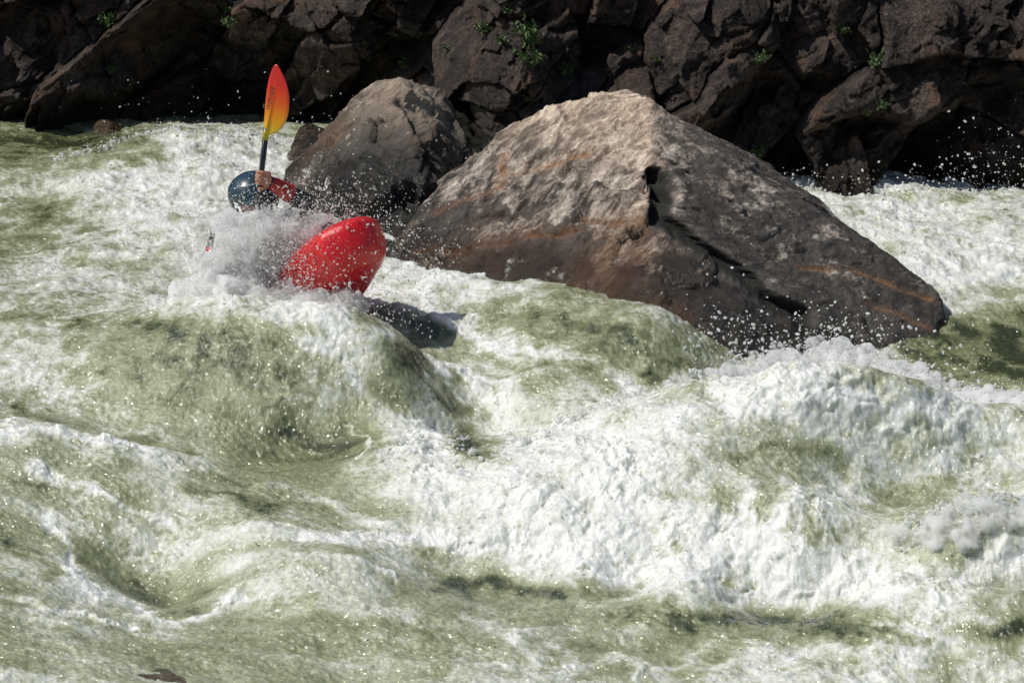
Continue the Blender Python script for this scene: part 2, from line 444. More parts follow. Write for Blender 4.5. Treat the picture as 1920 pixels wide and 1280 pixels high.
def boulder_mat(name, stops, dark, wetline, tint_rust=1.0, banded=True, alb=1.0):
    m, nt, b = newmat(name); N = NT(nt)
    tc = N.coord()
    # foliation: stretched noise dipping across the face
    mp = N.n('ShaderNodeMapping', vector_type='TEXTURE'); N.l(tc, mp.inputs[0])
    mp.inputs['Rotation'].default_value = (0, math.radians(32), math.radians(8)); mp.inputs['Scale'].default_value = (1/9, 1/7, 1/2.0)
    band = N.noise(mp.outputs[0], 1.5, 7, .72, .35)
    blot = N.noise(tc, 3.2, 6, .66, .3)
    fine = N.noise(tc, 26, 6, .72)
    grain = N.noise(tc, 120, 3, .7)
    v = N.m('ADD', N.m('MULTIPLY', band, .55), N.m('MULTIPLY', blot, .45))
    v = N.m('ADD', N.m('MULTIPLY', v, .72), N.m('MULTIPLY', fine, .28))
    v = N.m('ADD', N.m('MULTIPLY', N.m('SUBTRACT', v, .5), 2.3), .5)
    c = N.ramp(v, stops)
    c = N.mix(N.ramp(band, [(.40, .9), (.48, 0)]), c, dark)
    c = N.mix(N.ramp(band, [(.56, 0), (.68, .55)]), c, stops[-1][1])
    # black lichen blotches
    lich = N.ramp(N.m('ADD', N.noise(N.coord((1, 1, 1.6), (0, .6, 0)), 5.5, 8, .75, .4), N.m('MULTIPLY', N.attr('lichen'), .3)), [(.54, 0), (.62, 1)])
    c = N.mix(N.m('MULTIPLY', lich, .85), c, dark)
    rust = N.m('MULTIPLY', N.attr('rust'), N.ramp(N.noise(tc, 9, 5, .7), [(.3, .25), (.6, 1)]), True)
    c = N.mix(N.m('MULTIPLY', rust, tint_rust, True), c, (.20, .10, .045))
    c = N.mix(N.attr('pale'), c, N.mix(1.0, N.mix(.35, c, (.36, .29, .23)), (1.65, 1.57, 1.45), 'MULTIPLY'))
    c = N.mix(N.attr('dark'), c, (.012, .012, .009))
    c = N.mix(N.m('MULTIPLY', N.m('SUBTRACT', grain, .5), 1.1), c, 1.0, 'SOFT_LIGHT')
    c = N.mix(1.0, c, N.ramp(grain, [(.3, .7), (.7, 1.2)]), 'MULTIPLY')
    wet = N.attr('wet')
    c = N.mix(wet, c, N.mix(1.0, c, (.42, .38, .32), 'MULTIPLY'))
    if alb != 1: c = N.mix(1.0, c, (alb, alb, alb), 'MULTIPLY')
    N.l(c, b.inputs['Base Color'])
    N.l(N.ramp(wet, [(0, .85), (1, .16)]), b.inputs['Roughness'])
    h = N.m('ADD', N.m('MULTIPLY', band, 1.0), N.m('ADD', N.m('MULTIPLY', fine, .5), N.m('MULTIPLY', grain, .12)))
    N.l(N.bump(h, 1.0, .035), b.inputs['Normal'])
    return m

def rock_attrs(V, cracks, tree, wet_z, n):
    rust = np.zeros(len(V))
    return rust

# --- large foreground boulder
BP = [(1108,190,16.75),(1213,195,16.55),(1060,199,16.8),(962,230,16.95),(852,324,16.9),(820,368,16.8),(745,452,16.6),(715,500,16.4),
 (880,620,15.6),(1225,330,15.85),(1220,430,15.4),(1150,650,14.9),(1235,560,14.85),(1290,730,14.45),(1420,780,14.6),(1090,430,15.75),(960,340,16.45),
 (1330,266,16.85),(1445,338,16.8),(1560,414,16.35),(1655,491,15.9),(1742,539,15.5),(1764,550,15.45),(1768,600,15.35),(1762,660,15.1),(1650,740,15.2),(1480,560,15.65),
 (1450,790,14.9)]
pts = [at(*p) for p in BP]
pts += [np.array([a, b_, c]) for a, b_, c in [(-.6,17.6,-.5),(1.9,17.5,-.5),(2.35,15.9,-.5),(.2,17.4,.6),(.7,17.2,.85),(1.6,17.2,.4),(-.8,16.3,-.5),(.9,14.4,-.5),(1.35,14.5,-.5),(2.3,15.0,-.5),(.2,15.0,-.5)]]
V, F = hull_mesh(pts, .0125)
t = bvh(V, F); n = vnorm(V, F)
# big-scale form
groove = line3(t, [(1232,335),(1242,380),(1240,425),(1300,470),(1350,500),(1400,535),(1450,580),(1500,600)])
crackA = line3(t, [(780,475),(860,468),(960,450),(1040,440),(1100,424),(1160,425),(1222,421)])
crackB = line3(t, [(815,405),(870,380),(940,350),(960,330),(1000,318),(1060,307),(1110,300)])
crackC = line3(t, [(940,235),(950,280),(945,330)])
crackD = line3(t, [(1500,500),(1590,505),(1640,522),(1700,545),(1745,560)])
crackE = line3(t, [(1630,570),(1680,590),(1740,618)])
crackF = line3(t, [(890,410),(960,400),(1000,360)])
w1 = wig(V, 7, 1.)*.03
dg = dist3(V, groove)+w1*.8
px, py = proj(V)
right = sstep(1215, 1260, px)
gd = np.exp(-(dg/.05)**2)*.16
disp = wig(V, 1.3, 4)*.015+wig(V, 3.2, 9)*.018
R = np.array([[.78, 0, -.62], [0, 1, 0], [.62, 0, .78]])
Pb = (V@R.T)*np.array([11, 6, 2.2])          # foliation dipping across the rock
rid = fbm(Pb[:, 0], Pb[:, 1], Pb[:, 2], 4, .55, kind=1)
disp += rid*(.030-.022*right)
cv, ce = voro3(V*np.array([2.6, 2.6, 3.6])+w1[:, None]*6, 11, .7)
disp += cv*(.014-.008*right)
cv2, ce2 = voro3(V*9+w1[:, None]*14, 12, .8)
disp += cv2*(.0055-.003*right)
disp += fbm(V[:, 0]*22, V[:, 1]*22, V[:, 2]*22, 3, .6)*(.006-.003*right)
yl = np.interp(px, [1232,1240,1300,1350,1400,1450,1520,1590,1640], [425,430,470,500,535,580,605,615,640])
low = sstep(5, 35, py-yl)*sstep(1215, 1260, px)*sstep(1660, 1560, px)
disp += .02*low*np.exp(-(dg/.35)**2)+.06*(1-low)*right*np.exp(-(dg/.2)**2)
for L, wd, dp in ((crackA, .012, .03), (crackB, .008, .014), (crackD, .012, .014), (crackE, .01, .006), (crackF, .016, .03)):
    disp -= dp*np.exp(-(np.maximum(dist3(V, L)+w1*.3, 0)/wd)**2)
V2 = V+n*disp[:, None]+gd[:, None]*np.array([-.35, 1., -.1])
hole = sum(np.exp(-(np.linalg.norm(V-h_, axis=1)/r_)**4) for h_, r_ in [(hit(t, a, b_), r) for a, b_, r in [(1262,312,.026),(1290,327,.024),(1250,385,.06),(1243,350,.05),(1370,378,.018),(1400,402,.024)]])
V2 -= n*(hole*.05)[:, None]
dark = np.clip(np.exp(-(np.maximum(dg, 0)/.062)**4)*1.2+hole*.6, 0, 1)  # ledge shadow and shaded pits painted near-black, with the dark moss patch above
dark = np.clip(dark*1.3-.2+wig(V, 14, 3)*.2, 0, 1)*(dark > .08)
rust = np.zeros(len(V))
for L, wd in ((crackA, .014), (crackB, .012), (crackC, .012), (crackD, .010), (crackE, .009)):
    rust += 1.0*np.exp(-((dist3(V, L)+w1*.6)/wd)**2)+.3*np.exp(-((dist3(V, L)+w1*.6)/wd/4)**2)
rust += .75*np.exp(-(np.linalg.norm(V-hit(t, 1130, 520), axis=1)/.35)**2)+1.0*np.exp(-(np.linalg.norm(V-hit(t, 1250, 620), axis=1)/.2)**4)
rust += .35*np.exp(-(np.linalg.norm(V-hit(t, 900, 500), axis=1)/.4)**2)
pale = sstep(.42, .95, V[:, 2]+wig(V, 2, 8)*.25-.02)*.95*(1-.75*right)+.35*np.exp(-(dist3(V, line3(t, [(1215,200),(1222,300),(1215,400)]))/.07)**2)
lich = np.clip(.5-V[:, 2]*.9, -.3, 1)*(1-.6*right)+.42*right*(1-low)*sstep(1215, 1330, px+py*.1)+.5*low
for (a, b_, r) in ((1030,480,.28),(950,475,.14),(850,415,.18),(1190,545,.14),(930,400,.10),(1000,395,.08),(1290,590,.25),(1360,650,.25)):
    lich += 1.1*np.exp(-(np.linalg.norm((V-hit(t, a, b_))*[1, 1, 1.8], axis=1)/r)**4)
wet = sstep(.32, .12, V[:, 2]-macro(V[:, 0], V[:, 1])+wig(V, 4, 2)*.12+.17*right*(1-low)-.16*low)
m = boulder_mat('boulder_gneiss', [(.25, (.05, .042, .034)), (.42, (.13, .105, .085)), (.52, (.23, .19, .155)), (.66, (.40, .35, .295)), (.8, (.56, .50, .43))], (.020, .018, .016), 0, alb=1.45)
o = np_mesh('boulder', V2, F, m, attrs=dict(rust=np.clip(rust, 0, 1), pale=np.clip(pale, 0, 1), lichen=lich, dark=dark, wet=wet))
tag(o, 'biggest pale grey wedge shaped boulder with rusty cracks standing in the river', 'boulder', 'boulders standing in the rapids')

# --- darker rounded boulder behind the kayaker
BP = [(752,142,18.3),(700,155,18.35),(645,196,18.3),(605,245,18.2),(565,295,18.2),(535,340,18.2),(505,400,17.8),(560,480,17.1),(680,540,16.7),(755,480,16.7),
 (800,415,17.0),(850,350,17.6),(880,262,18.2),(862,210,18.4),(820,172,18.45),(700,310,17.65),(640,330,17.7),(780,300,17.7),(700,220,17.95),(790,230,17.95)]
pts = [at(*p) for p in BP]
pts += [np.array(q) for q in [(-1.5,18.9,-.4),(-.2,18.9,-.4),(-.8,18.8,.5),(-.4,18.8,.4),(-1.6,18.,-.4),(-1.2,17.,-.4),(-.7,16.4,-.4),(-.25,17.4,-.4)]]
V, F = hull_mesh(pts, .0125)
t = bvh(V, F); n = vnorm(V, F)
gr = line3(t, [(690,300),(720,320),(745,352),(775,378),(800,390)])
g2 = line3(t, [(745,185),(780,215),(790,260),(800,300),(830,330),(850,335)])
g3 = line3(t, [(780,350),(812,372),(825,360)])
w1 = wig(V, 5, 2)*.05
disp = wig(V, 1.6, 6)*.05+wig(V, 4, 3)*.028
cv, ce = voro3(V*np.array([2.4, 2.4, 2.8])+w1[:, None]*4, 21, 1.)
disp += np.clip(cv, -1.3, 1.3)*.036*(1-np.exp(-(np.linalg.norm(V-hit(t, 752, 152), axis=1)/.16)**2))
cv, ce = voro3(V*8+w1[:, None]*8, 22, .9); disp += cv*.009
disp += fbm(V[:, 0]*20, V[:, 1]*20, V[:, 2]*20, 3, .6)*.008
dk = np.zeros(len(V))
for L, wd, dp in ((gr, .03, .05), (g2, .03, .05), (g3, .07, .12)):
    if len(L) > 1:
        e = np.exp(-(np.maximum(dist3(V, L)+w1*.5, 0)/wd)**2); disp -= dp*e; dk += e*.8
V2 = V+n*disp[:, None]
rust = .5*np.exp(-(np.linalg.norm(V-hit(t, 600, 255), axis=1)/.2)**2)+.4*np.exp(-(np.linalg.norm((V-hit(t, 790, 270))*[1, 1, 2], axis=1)/.1)**2)
pale = 1.1*np.exp(-(np.linalg.norm(V-hit(t, 760, 175), axis=1)/.35)**2)+.5*np.exp(-(np.linalg.norm(V-hit(t, 560, 340), axis=1)/.15)**2)
for a, b_, r in ((637,258,.02),(655,259,.02),(692,165,.03),(730,170,.03),(700,185,.025),(655,272,.012),(645,200,.02)):
    pale += 2*np.exp(-(np.linalg.norm(V-hit(t, a, b_), axis=1)/r)**4)
lich = .35+.5*sstep(.7, .2, V[:, 2])+.5*np.exp(-(np.linalg.norm(V-hit(t, 690, 220), axis=1)/.25)**2)
wet = sstep(.5, .2, V[:, 2]+wig(V, 4, 2)*.15)
m = boulder_mat('boulder_dark_gneiss', [(.25, (.035, .032, .028)), (.42, (.085, .076, .065)), (.54, (.155, .138, .118)), (.68, (.28, .255, .225)), (.82, (.44, .41, .37))], (.02, .019, .015), 0, alb=1.4)
o = np_mesh('boulder', V2, F, m, attrs=dict(rust=np.clip(rust, 0, 1), pale=np.clip(pale, 0, 1), lichen=lich, dark=np.clip(dk, 0, 1), wet=wet))
tag(o, 'dark mottled rounded boulder with white lichen spots directly behind the kayaker', 'boulder', 'boulders standing in the rapids')

# --- small rocks at the far waterline and one awash in front
def small_rock(BP, extra, seed, mat, label, grp=None, tgt=.02):
    pts = [at(*p) for p in BP]+[np.array(q) for q in extra]
    V, F = hull_mesh(pts, tgt, 10)
    n = vnorm(V, F); w1 = wig(V, 5, seed)*.05
    cv, _ = voro3(V*5+w1[:, None]*5, seed, .8)
    d = wig(V, 3, seed)*.03+cv*.012+fbm(V[:, 0]*20, V[:, 1]*20, V[:, 2]*20, 3)*.006
    V2 = V+n*d[:, None]
    z = np.zeros(len(V))
    o = np_mesh('boulder', V2, F, mat, attrs=dict(rust=z+.35, pale=z, lichen=z-.1, dark=z, wet=z+.9))
    return tag(o, label, 'boulder', grp)
mr = boulder_mat('wet_rusty_rock', [(.3, (.025, .02, .012)), (.5, (.075, .055, .032)), (.7, (.17, .13, .08))], (.02, .016, .012), 0, .25)
small_rock([(545,270,19.2),(562,243,19.4),(590,232,19.6),(612,240,19.6),(620,290,19.0),(580,300,18.9)], [(-1.55,19.8,-.3),(-1.1,19.8,-.3),(-1.5,18.9,-.3),(-1.2,18.9,-.3)], 31, mr, 'small wet rust brown rock at the waterline just right of the paddle blade')
my = boulder_mat('wet_ochre_rock', [(.3, (.07, .05, .02)), (.5, (.16, .11, .045)), (.7, (.26, .19, .09))], (.05, .04, .02), 0)
small_rock([(168,238,20.2),(172,230,20.3),(190,226,20.4),(208,230,20.35),(214,240,20.2)], [(-2.9,20.7,-.2),(-2.75,20.7,-.2),(-2.98,20.,-.3),(-2.7,20.,-.3)], 33, my, 'small ochre rock lying at the foot of the far left cliff')
small_rock([(170,1255,10.09),(230,1226,10.25),(310,1245,10.15),(350,1275,10.0),(200,1300,9.9)], [(-1.5,10.5,-.5),(-1.2,10.5,-.5),(-1.5,9.6,-.5),(-1.15,9.6,-.5)], 35, boulder_mat('wet_olive_rock', [(.3, (.05, .045, .03)), (.5, (.14, .12, .075)), (.7, (.26, .23, .16))], (.04, .035, .025), 0, .25, alb=1.5), 'brown rock barely awash under the foam at the near left corner', tgt=.012)
# ------------------------------------------------------------------ cliff on the far bank
# coarse relief measured from the photograph: (photo x, photo y, metres toward the river)
CR = [(0,0,.0),(60,120,.1),(0,215,.15),(110,200,.25),(200,230,.3),(215,160,.25),(150,60,.15),(240,20,.1),
 (260,100,-.25),(320,60,-.45),(320,180,-.45),(390,100,-.4),(390,220,-.35),
 (430,30,.15),(470,150,.05),(440,220,.0),(560,60,.15),(620,120,.0),(560,190,-.3),(660,60,.2),(740,40,.2),(700,120,-.1),(640,160,-.4),
 (790,60,-.05),(800,110,-.3),(860,20,-.3),(760,100,-.3),(930,40,.5),(880,110,.45),(830,170,.4),(960,120,.6),(1050,170,.6),(920,220,.3),(1000,220,.5),(860,240,-.1),
 (1000,20,.4),(1060,60,.3),(1110,20,.25),(1100,120,.2),(1180,180,.3),(1150,60,.35),(1250,60,.45),(1400,60,.5),(1460,110,.4),(1330,160,.4),(1250,190,.35),
 (1500,60,.15),(1480,180,-.3),(1420,220,-.35),(1380,260,-.1),(1340,270,.0),(1560,120,.3),(1540,190,.3),(1600,160,.35),(1580,260,-.15),(1640,250,-.15),(1560,300,-.3),(1480,300,-.3),
 (1680,60,.3),(1740,60,.45),(1700,160,.45),(1760,200,.4),(1820,120,.1),(1860,60,.15),(1850,220,-.3),(1780,280,-.3),(1700,300,-.3),(1900,260,.1),(1910,100,.2),(1910,330,.3)]
def ybase(X):
    # foot of the cliff in plan: far on the left, nearer on the right
    xs = np.array([-12,-4.2,-3.2,-2.2,-1.6,-.7,-.1,.9,1.9,2.6,3.4,4.2,12]); ys = np.array([21.2,20.7,20.7,20.8,20.5,19.8,19.0,18.7,18.45,18.3,18.1,17.85,17.4])
    return np.interp(X, xs, ys)
C3 = []
for a, b_, d in CR:
    Y = 20.
    for _ in range(6):
        p = at(a, b_, Y); Y = float(ybase(p[0]))+max(p[2], 0)*.35
    C3.append((p[0], p[2], d))
C3 = np.array(C3)
def relief(X, Zz):
    wsum = np.full(X.shape, .02); s = np.zeros(X.shape)
    for a, b_, d in C3:
        ww = np.exp(-(((X-a)/.20)**2+((Zz-b_)/.13)**2)); wsum += ww; s += ww*d
    return s/wsum
xs = np.concatenate([np.arange(-9, -4.5, .06), np.arange(-4.5, 4.9, .0085), np.arange(4.9, 9, .06)])
zs = np.concatenate([np.arange(-.5, -.1, .04), np.arange(-.1, 1.75, .0085), np.arange(1.75, 3.2, .05)])
Xc, Zc = np.meshgrid(xs, zs)
X = Xc.ravel(); Zz = Zc.ravel()
wx = X+.12*fbm(X*1.5, Zz*1.5, 3., 3)+.02*fbm(X*6, Zz*6, 4., 3); wz = Zz+.10*fbm(X*1.5, Zz*1.5, 13., 3)+.02*fbm(X*6, Zz*6, 14., 3)
def rot(a, b_, t_): return a*math.cos(t_)+b_*math.sin(t_), -a*math.sin(t_)+b_*math.cos(t_)
wx2 = wx+.035*fbm(X*4, Zz*4, 23., 4, .6); wz2 = wz+.03*fbm(X*4, Zz*4, 33., 4, .6)
a1, b1 = rot(wx2, wz2, .75); v1, e1 = voro2(a1*1.15+20, b1*2.1+20, 104, 1.9)
a2, b2 = rot(wx2, wz2, -.5); v2, e2 = voro2(a2*3.4+20, b2*2.1+20, 105, 1.6)
a3, b3 = rot(wx2, wz2, .5); v3, e3 = voro2(a3*7+20, b3*11+20, 106, 1.4)
a4, b4 = rot(wx2, wz2, -.9); v4, e4 = voro2(a4*24+20, b4*17+20, 107, 1.2)
sm = sstep(-.3, .5, fbm(X*1.3, Zz*1.6, 43., 3))          # some faces are broken up, some stay whole
out = relief(wx, wz)*.85*(.55+.45*sstep(0, .3, Zz))++.12*v1+.08*v2+(.008+.03*sm)*v3+(.003+.009*sm)*v4-.07*np.exp(-(e1/.035)**2)
out += .016*fbm(X*3, Zz*3, 2., 4)+.006*fbm(X*14, Zz*14, 6., 3, .6, kind=1)
out += .005*fbm(X*50, Zz*50, 8., 2, .6)
Yc = ybase(X)+np.maximum(Zz, 0)*.35-out
P = np.stack([X, Yc, Zz], -1)
# cliff top runs back from the rim
nr, nc = Xc.shape
top = P[-nc:].copy(); t1 = top+[0, 3, .8]; t2 = top+[0, 9, 1.2]
P = np.concatenate([P, t1, t2]); nr += 2
ids = np.arange(nr*nc).reshape(nr, nc)
F = np.stack([ids[:-1, :-1], ids[:-1, 1:], ids[1:, 1:], ids[1:, :-1]], -1).reshape(-1, 4)
m, nt, b = newmat('cliff_rock'); N = NT(nt)
tc = N.coord()
big = N.noise(tc, 1.7, 6, .65, .4); mid = N.noise(tc, 9, 7, .72, .3); fine = N.noise(tc, 55, 4, .7); vor = N.voro(tc, 30)
v = N.m('ADD', N.m('MULTIPLY', big, .35), N.m('ADD', N.m('MULTIPLY', mid, .45), N.m('MULTIPLY', fine, .2)))
v = N.m('ADD', N.m('MULTIPLY', N.m('SUBTRACT', v, .5), 1.6), .5)
c = N.ramp(v, [(.32, (.018, .012, .009)), (.45, (.050, .036, .029)), (.54, (.095, .070, .056)), (.66, (.17, .13, .105)), (.8, (.33, .26, .21))])
c = N.mix(N.ramp(N.noise(tc, 3.1, 7, .75, .6), [(.52, 0), (.60, .8)]), c, (.018, .014, .012))
c = N.mix(N.ramp(N.noise(tc, 2.3, 5, .6), [(.55, 0), (.64, .6)]), c, (.21, .115, .07))
c = N.mix(N.ramp(N.noise(N.coord((1, 1, 1), (1, 2, 3)), 3.5, 8, .75), [(.62, 0), (.68, .55)]), c, (.16, .16, .12))
c = N.mix(1.0, c, N.ramp(fine, [(.3, .35), (.7, 1.1)]), 'MULTIPLY')
wet = N.attr('wet')
c = N.mix(wet, c, N.mix(1.0, c, (.35, .32, .22), 'MULTIPLY'))
N.l(c, b.inputs['Base Color']); N.l(N.ramp(wet, [(0, .8), (1, .3)]), b.inputs['Roughness'])
b.inputs['Specular IOR Level'].default_value = .35
h = N.m('ADD', mid, N.m('ADD', N.m('MULTIPLY', fine, .4), N.m('MULTIPLY', vor, .25)))
N.l(N.bump(h, 1.0, .05), b.inputs['Normal'])
wetv = sstep(.28, .06, P[:, 2]+.12*fbm(P[:, 0]*3, P[:, 2]*3, 1., 3))
cliff = np_mesh('cliff', P, F, m, attrs=dict(wet=wetv), origin=(0, 19, 0))
tag(cliff, kind='structure'); cliff['label'] = 'dark brown craggy rock cliff on the far bank'
CLIFF_T = bvh(P[::1], F)
# ------------------------------------------------------------------ kayak
def simple(name, col, rough=.4, coat=0, bump=None, spec=.5, metal=0):
    m, nt, b = newmat(name); N = NT(nt); tc = N.coord()
    n = N.noise(tc, 14, 5, .65)
    N.l(N.mix(1.0, col, N.ramp(n, [(.3, .8), (.7, 1.15)]), 'MULTIPLY'), b.inputs['Base Color'])
    b.inputs['Roughness'].default_value = rough; b.inputs['Coat Weight'].default_value = coat; b.inputs['Coat Roughness'].default_value = .08
    b.inputs['Specular IOR Level'].default_value = spec; b.inputs['Metallic'].default_value = metal
    if bump: N.l(N.bump(N.noise(tc, bump[0], 3, .6), bump[1], bump[2]), b.inputs['Normal'])
    return m
M_RED = simple('wet_red_plastic', (.66, .008, .012), .38, .35, (60, .35, .012))
M_RED2 = simple('red_grab_loop', (.35, .01, .01), .6)
M_BLACK = simple('black_neoprene', (.012, .012, .014), .45, .3, (60, .6, .01))
M_REDCLOTH = simple('red_nylon', (.45, .02, .012), .5, .2, (18, .8, .03))
M_HELM = simple('teal_blue_shell', (.009, .036, .055), .3, .6)
M_GREY = simple('pale_grey_print', (.22, .28, .32), .4)
M_SHAFT = simple('black_carbon_shaft', (.012, .012, .013), .25, .8)
M_SKIN = simple('skin', (.46, .21, .14), .5, .15, (90, .3, .004))
M_METAL = simple('dull_steel', (.4, .4, .42), .35, metal=1)

def frame(f, roll=0):
    f = Vector(f).normalized(); l = Vector((0, 0, 1)).cross(f).normalized(); u = f.cross(l)
    R = Matrix((f, l, u)).transposed()
    return R @ Matrix.Rotation(roll, 3, 'X')
tip = Vector(at(704, 530, 14.66))
KF = Vector((.56, -.80, .60)).normalized(); KR = frame(KF, math.radians(8))
seat = tip-KF*1.22
kayak = empty('kayak', seat); tag(kayak, 'bright red whitewater kayak with its bow rearing out of the foam', 'kayak')
kr = np.array(KR); k0 = np.array(seat)
def kp(P): return np.asarray(P)@kr.T+k0
ST_ = [(-1.24,.03,.30,.22),(-1.18,.10,.32,.15),(-1.0,.19,.33,.07),(-.7,.28,.33,.01),(-.35,.33,.32,-.02),(0,.34,.31,-.03),(.35,.33,.33,-.02),(.65,.29,.36,.0),(.85,.27,.38,.03),(1.0,.245,.385,.06),(1.12,.225,.385,.085),(1.2,.19,.38,.105),(1.245,.13,.365,.14),(1.27,.095,.352,.16),(1.285,.05,.335,.195)]
sv = np.array(ST_); ss = np.concatenate([np.linspace(-1.24, 1.1, 70), np.linspace(1.11, 1.285, 34)])
def cr(xx, xs_, ys_):
    return np.interp(xx, xs_, ys_)
hw, zt, zb = (cr(ss, sv[:, 0], sv[:, i]) for i in (1, 2, 3))
for a_ in (hw, zt, zb):
    for _ in range(2): a_[1:-1] = (a_[:-2]+2*a_[1:-1]+a_[2:])/4
NA = 110; th = np.linspace(0, 2*np.pi, NA, endpoint=False)
# section: crowned deck, rail, upright side, chine, flat planing bottom
SEC = np.array([(0,1.0),(.35,.985),(.72,.93),(.93,.83),(1.0,.70),(1.0,.50),(.95,.33),(.82,.14),(.62,.03),(.3,.0),(0,-.02)])
SEC = np.vstack([SEC, (SEC*[-1, 1])[1:-1][::-1]])
dl = np.concatenate([[0], np.cumsum(np.linalg.norm(np.diff(np.vstack([SEC, SEC[:1]]), axis=0)*[1, .8], axis=1))])
tq = np.linspace(0, dl[-1], NA, endpoint=False)
SE = np.stack([np.interp(tq, dl, np.append(SEC[:, i], SEC[0, i])) for i in (0, 1)], -1)
SE = (np.roll(SE, 1, 0)+2*SE+np.roll(SE, -1, 0))/4
V = []
for s_, w_, t_, b_ in zip(ss, hw, zt, zb):
    V += list(zip(np.full(NA, s_), SE[:, 0]*w_*1.02, b_+(t_-b_)*SE[:, 1]))
V = np.array(V); nS = len(ss)
ids = np.arange(nS*NA).reshape(nS, NA)
F = np.stack([ids[:-1], ids[1:], np.roll(ids, -1, 1)[1:], np.roll(ids, -1, 1)[:-1]], -1).reshape(-1, 4)
# cap ends
V = np.vstack([V, [[-1.25, 0, .26]], [[1.291, 0, .265]]]); n_ = len(V)
caps = [[n_-2, ids[0, (i+1) % NA], ids[0, i], ids[0, i]] for i in range(NA)]+[[n_-1, ids[-1, i], ids[-1, (i+1) % NA], ids[-1, (i+1) % NA]] for i in range(NA)]
def quads_tris(name, V, Fl, mat, parent):
    me = bpy.data.meshes.new(name); me.from_pydata([tuple(v) for v in (np.asarray(V)-np.array((parent.parent or parent).location))], [], [tuple(dict.fromkeys(f)) for f in Fl])
    bm = bmesh.new(); bm.from_mesh(me); bmesh.ops.recalc_face_normals(bm, faces=bm.faces); bm.to_mesh(me); bm.free()
    for p in me.polygons: p.use_smooth = True
    me.materials.append(mat); me.update(); o = bpy.data.objects.new(name, me); return link(o, parent)
hull = quads_tris('hull', kp(V), [list(map(int, f)) for f in F]+[list(map(int, f)) for f in caps], M_RED, kayak)

def tube(path, rad, n=12, closed=False, caps=True):
    """swept tube: vertices, quads"""
    P = np.array(path, float); k = len(P); rad = np.broadcast_to(rad, (k,))
    T = np.gradient(P, axis=0); T /= np.linalg.norm(T, axis=1)[:, None]
    ref = np.array([0, 0, 1.]) if abs(T[0, 2]) < .9 else np.array([1., 0, 0])
    A = np.cross(T, ref); A /= np.linalg.norm(A, axis=1)[:, None]; B = np.cross(T, A)
    t_ = np.linspace(0, 2*np.pi, n, endpoint=False)
    V = (P[:, None]+rad[:, None, None]*(np.cos(t_)[None, :, None]*A[:, None]+np.sin(t_)[None, :, None]*B[:, None])).reshape(-1, 3)
    ids = np.arange(k*n).reshape(k, n)
    if closed: nx = np.roll(ids, -1, 0); a_, b_ = ids, nx
    else: a_, b_ = ids[:-1], ids[1:]
    F = np.stack([a_, np.roll(a_, -1, 1), np.roll(b_, -1, 1), b_], -1).reshape(-1, 4).tolist()
    if caps and not closed:
        F += [ids[0].tolist()[::-1], ids[-1].tolist()]
    return V, F
def join(parts):
    V = []; F = []; k = 0
    for v, f in parts:
        V.append(v); F += [[i+k for i in q] for q in f]; k += len(v)
    return np.vstack(V), F
# cockpit rim, spray deck, grab loops, bolts
a_ = np.linspace(0, 2*np.pi, 40, endpoint=False)
rim = np.stack([.02+.42*np.cos(a_), .235*np.sin(a_), np.full(40, .335)], -1)
v, f = tube(kp(rim), .016, 8, closed=True); quads_tris('cockpit_rim', v, f, M_BLACK, kayak)
rr_ = np.linspace(0, 1, 8); SV = []
for r_ in rr_:
    SV += [(.02+.43*r_*math.cos(q)-.1*(1-r_), .24*r_*math.sin(q), .345+.10*(1-r_)**2) for q in a_]
ids = np.arange(8*40).reshape(8, 40)
F = np.stack([ids[:-1], ids[1:], np.roll(ids, -1, 1)[1:], np.roll(ids, -1, 1)[:-1]], -1).reshape(-1, 4).tolist()
quads_tris('spray_deck', kp(SV), F, M_BLACK, kayak)
for s_ in (.98, -1.04):
    q = np.linspace(0, math.pi, 14)
    lp = np.stack([np.full(14, s_)+.0*q, .06*np.cos(q), .365 if s_ > 0 else .335+0*q], -1) if False else np.stack([s_+.05*np.sin(q)*np.sign(s_), .05*np.cos(q), np.full(14, .372 if s_ > 0 else .318)+.05*np.sin(q)], -1)
    v, f = tube(kp(lp), .007, 8); quads_tris('grab_loop', v, f, M_BLACK, kayak)
for s_, y_ in ((.62, .17), (.62, -.17), (-.62, .16), (-.62, -.16)):
    v, f = tube(kp([[s_, y_, .33], [s_, y_, .375]]), .012, 10); quads_tris('bolt', v, f, M_METAL, kayak)

# ------------------------------------------------------------------ paddle
ph = at(489, 335, 14.98); ptop = at(498.5, 250, 14.98)
PU = (ptop-ph)/np.linalg.norm(ptop-ph)                     # up along the shaft
PN = -(FW-(FW@PU)*PU); PN /= np.linalg.norm(PN)             # towards the viewer
yaw = math.radians(24); PSd = np.cross(PU, PN)
PS_ = np.cross(PU, PN); PS_ = PS_*math.cos(yaw)+PN*math.sin(yaw)*1.0; PNb = np.cross(PS_, PU)
if PNb@PN < 0: PNb = -PNb
if PS_[0] < 0: PS_ = -PS_
paddle = empty('paddle', ph); tag(paddle, 'kayak paddle with a red to yellow blade raised upright on a black shaft', 'paddle')
sc_ = 337.
neck = ptop
def shaft_pt(t): return neck+PU*t
v, f = tube([shaft_pt(.03), shaft_pt(-.3), shaft_pt(-.7), shaft_pt(-1.0)], .0155, 16); quads_tris('shaft', v, f, M_SHAFT, paddle)
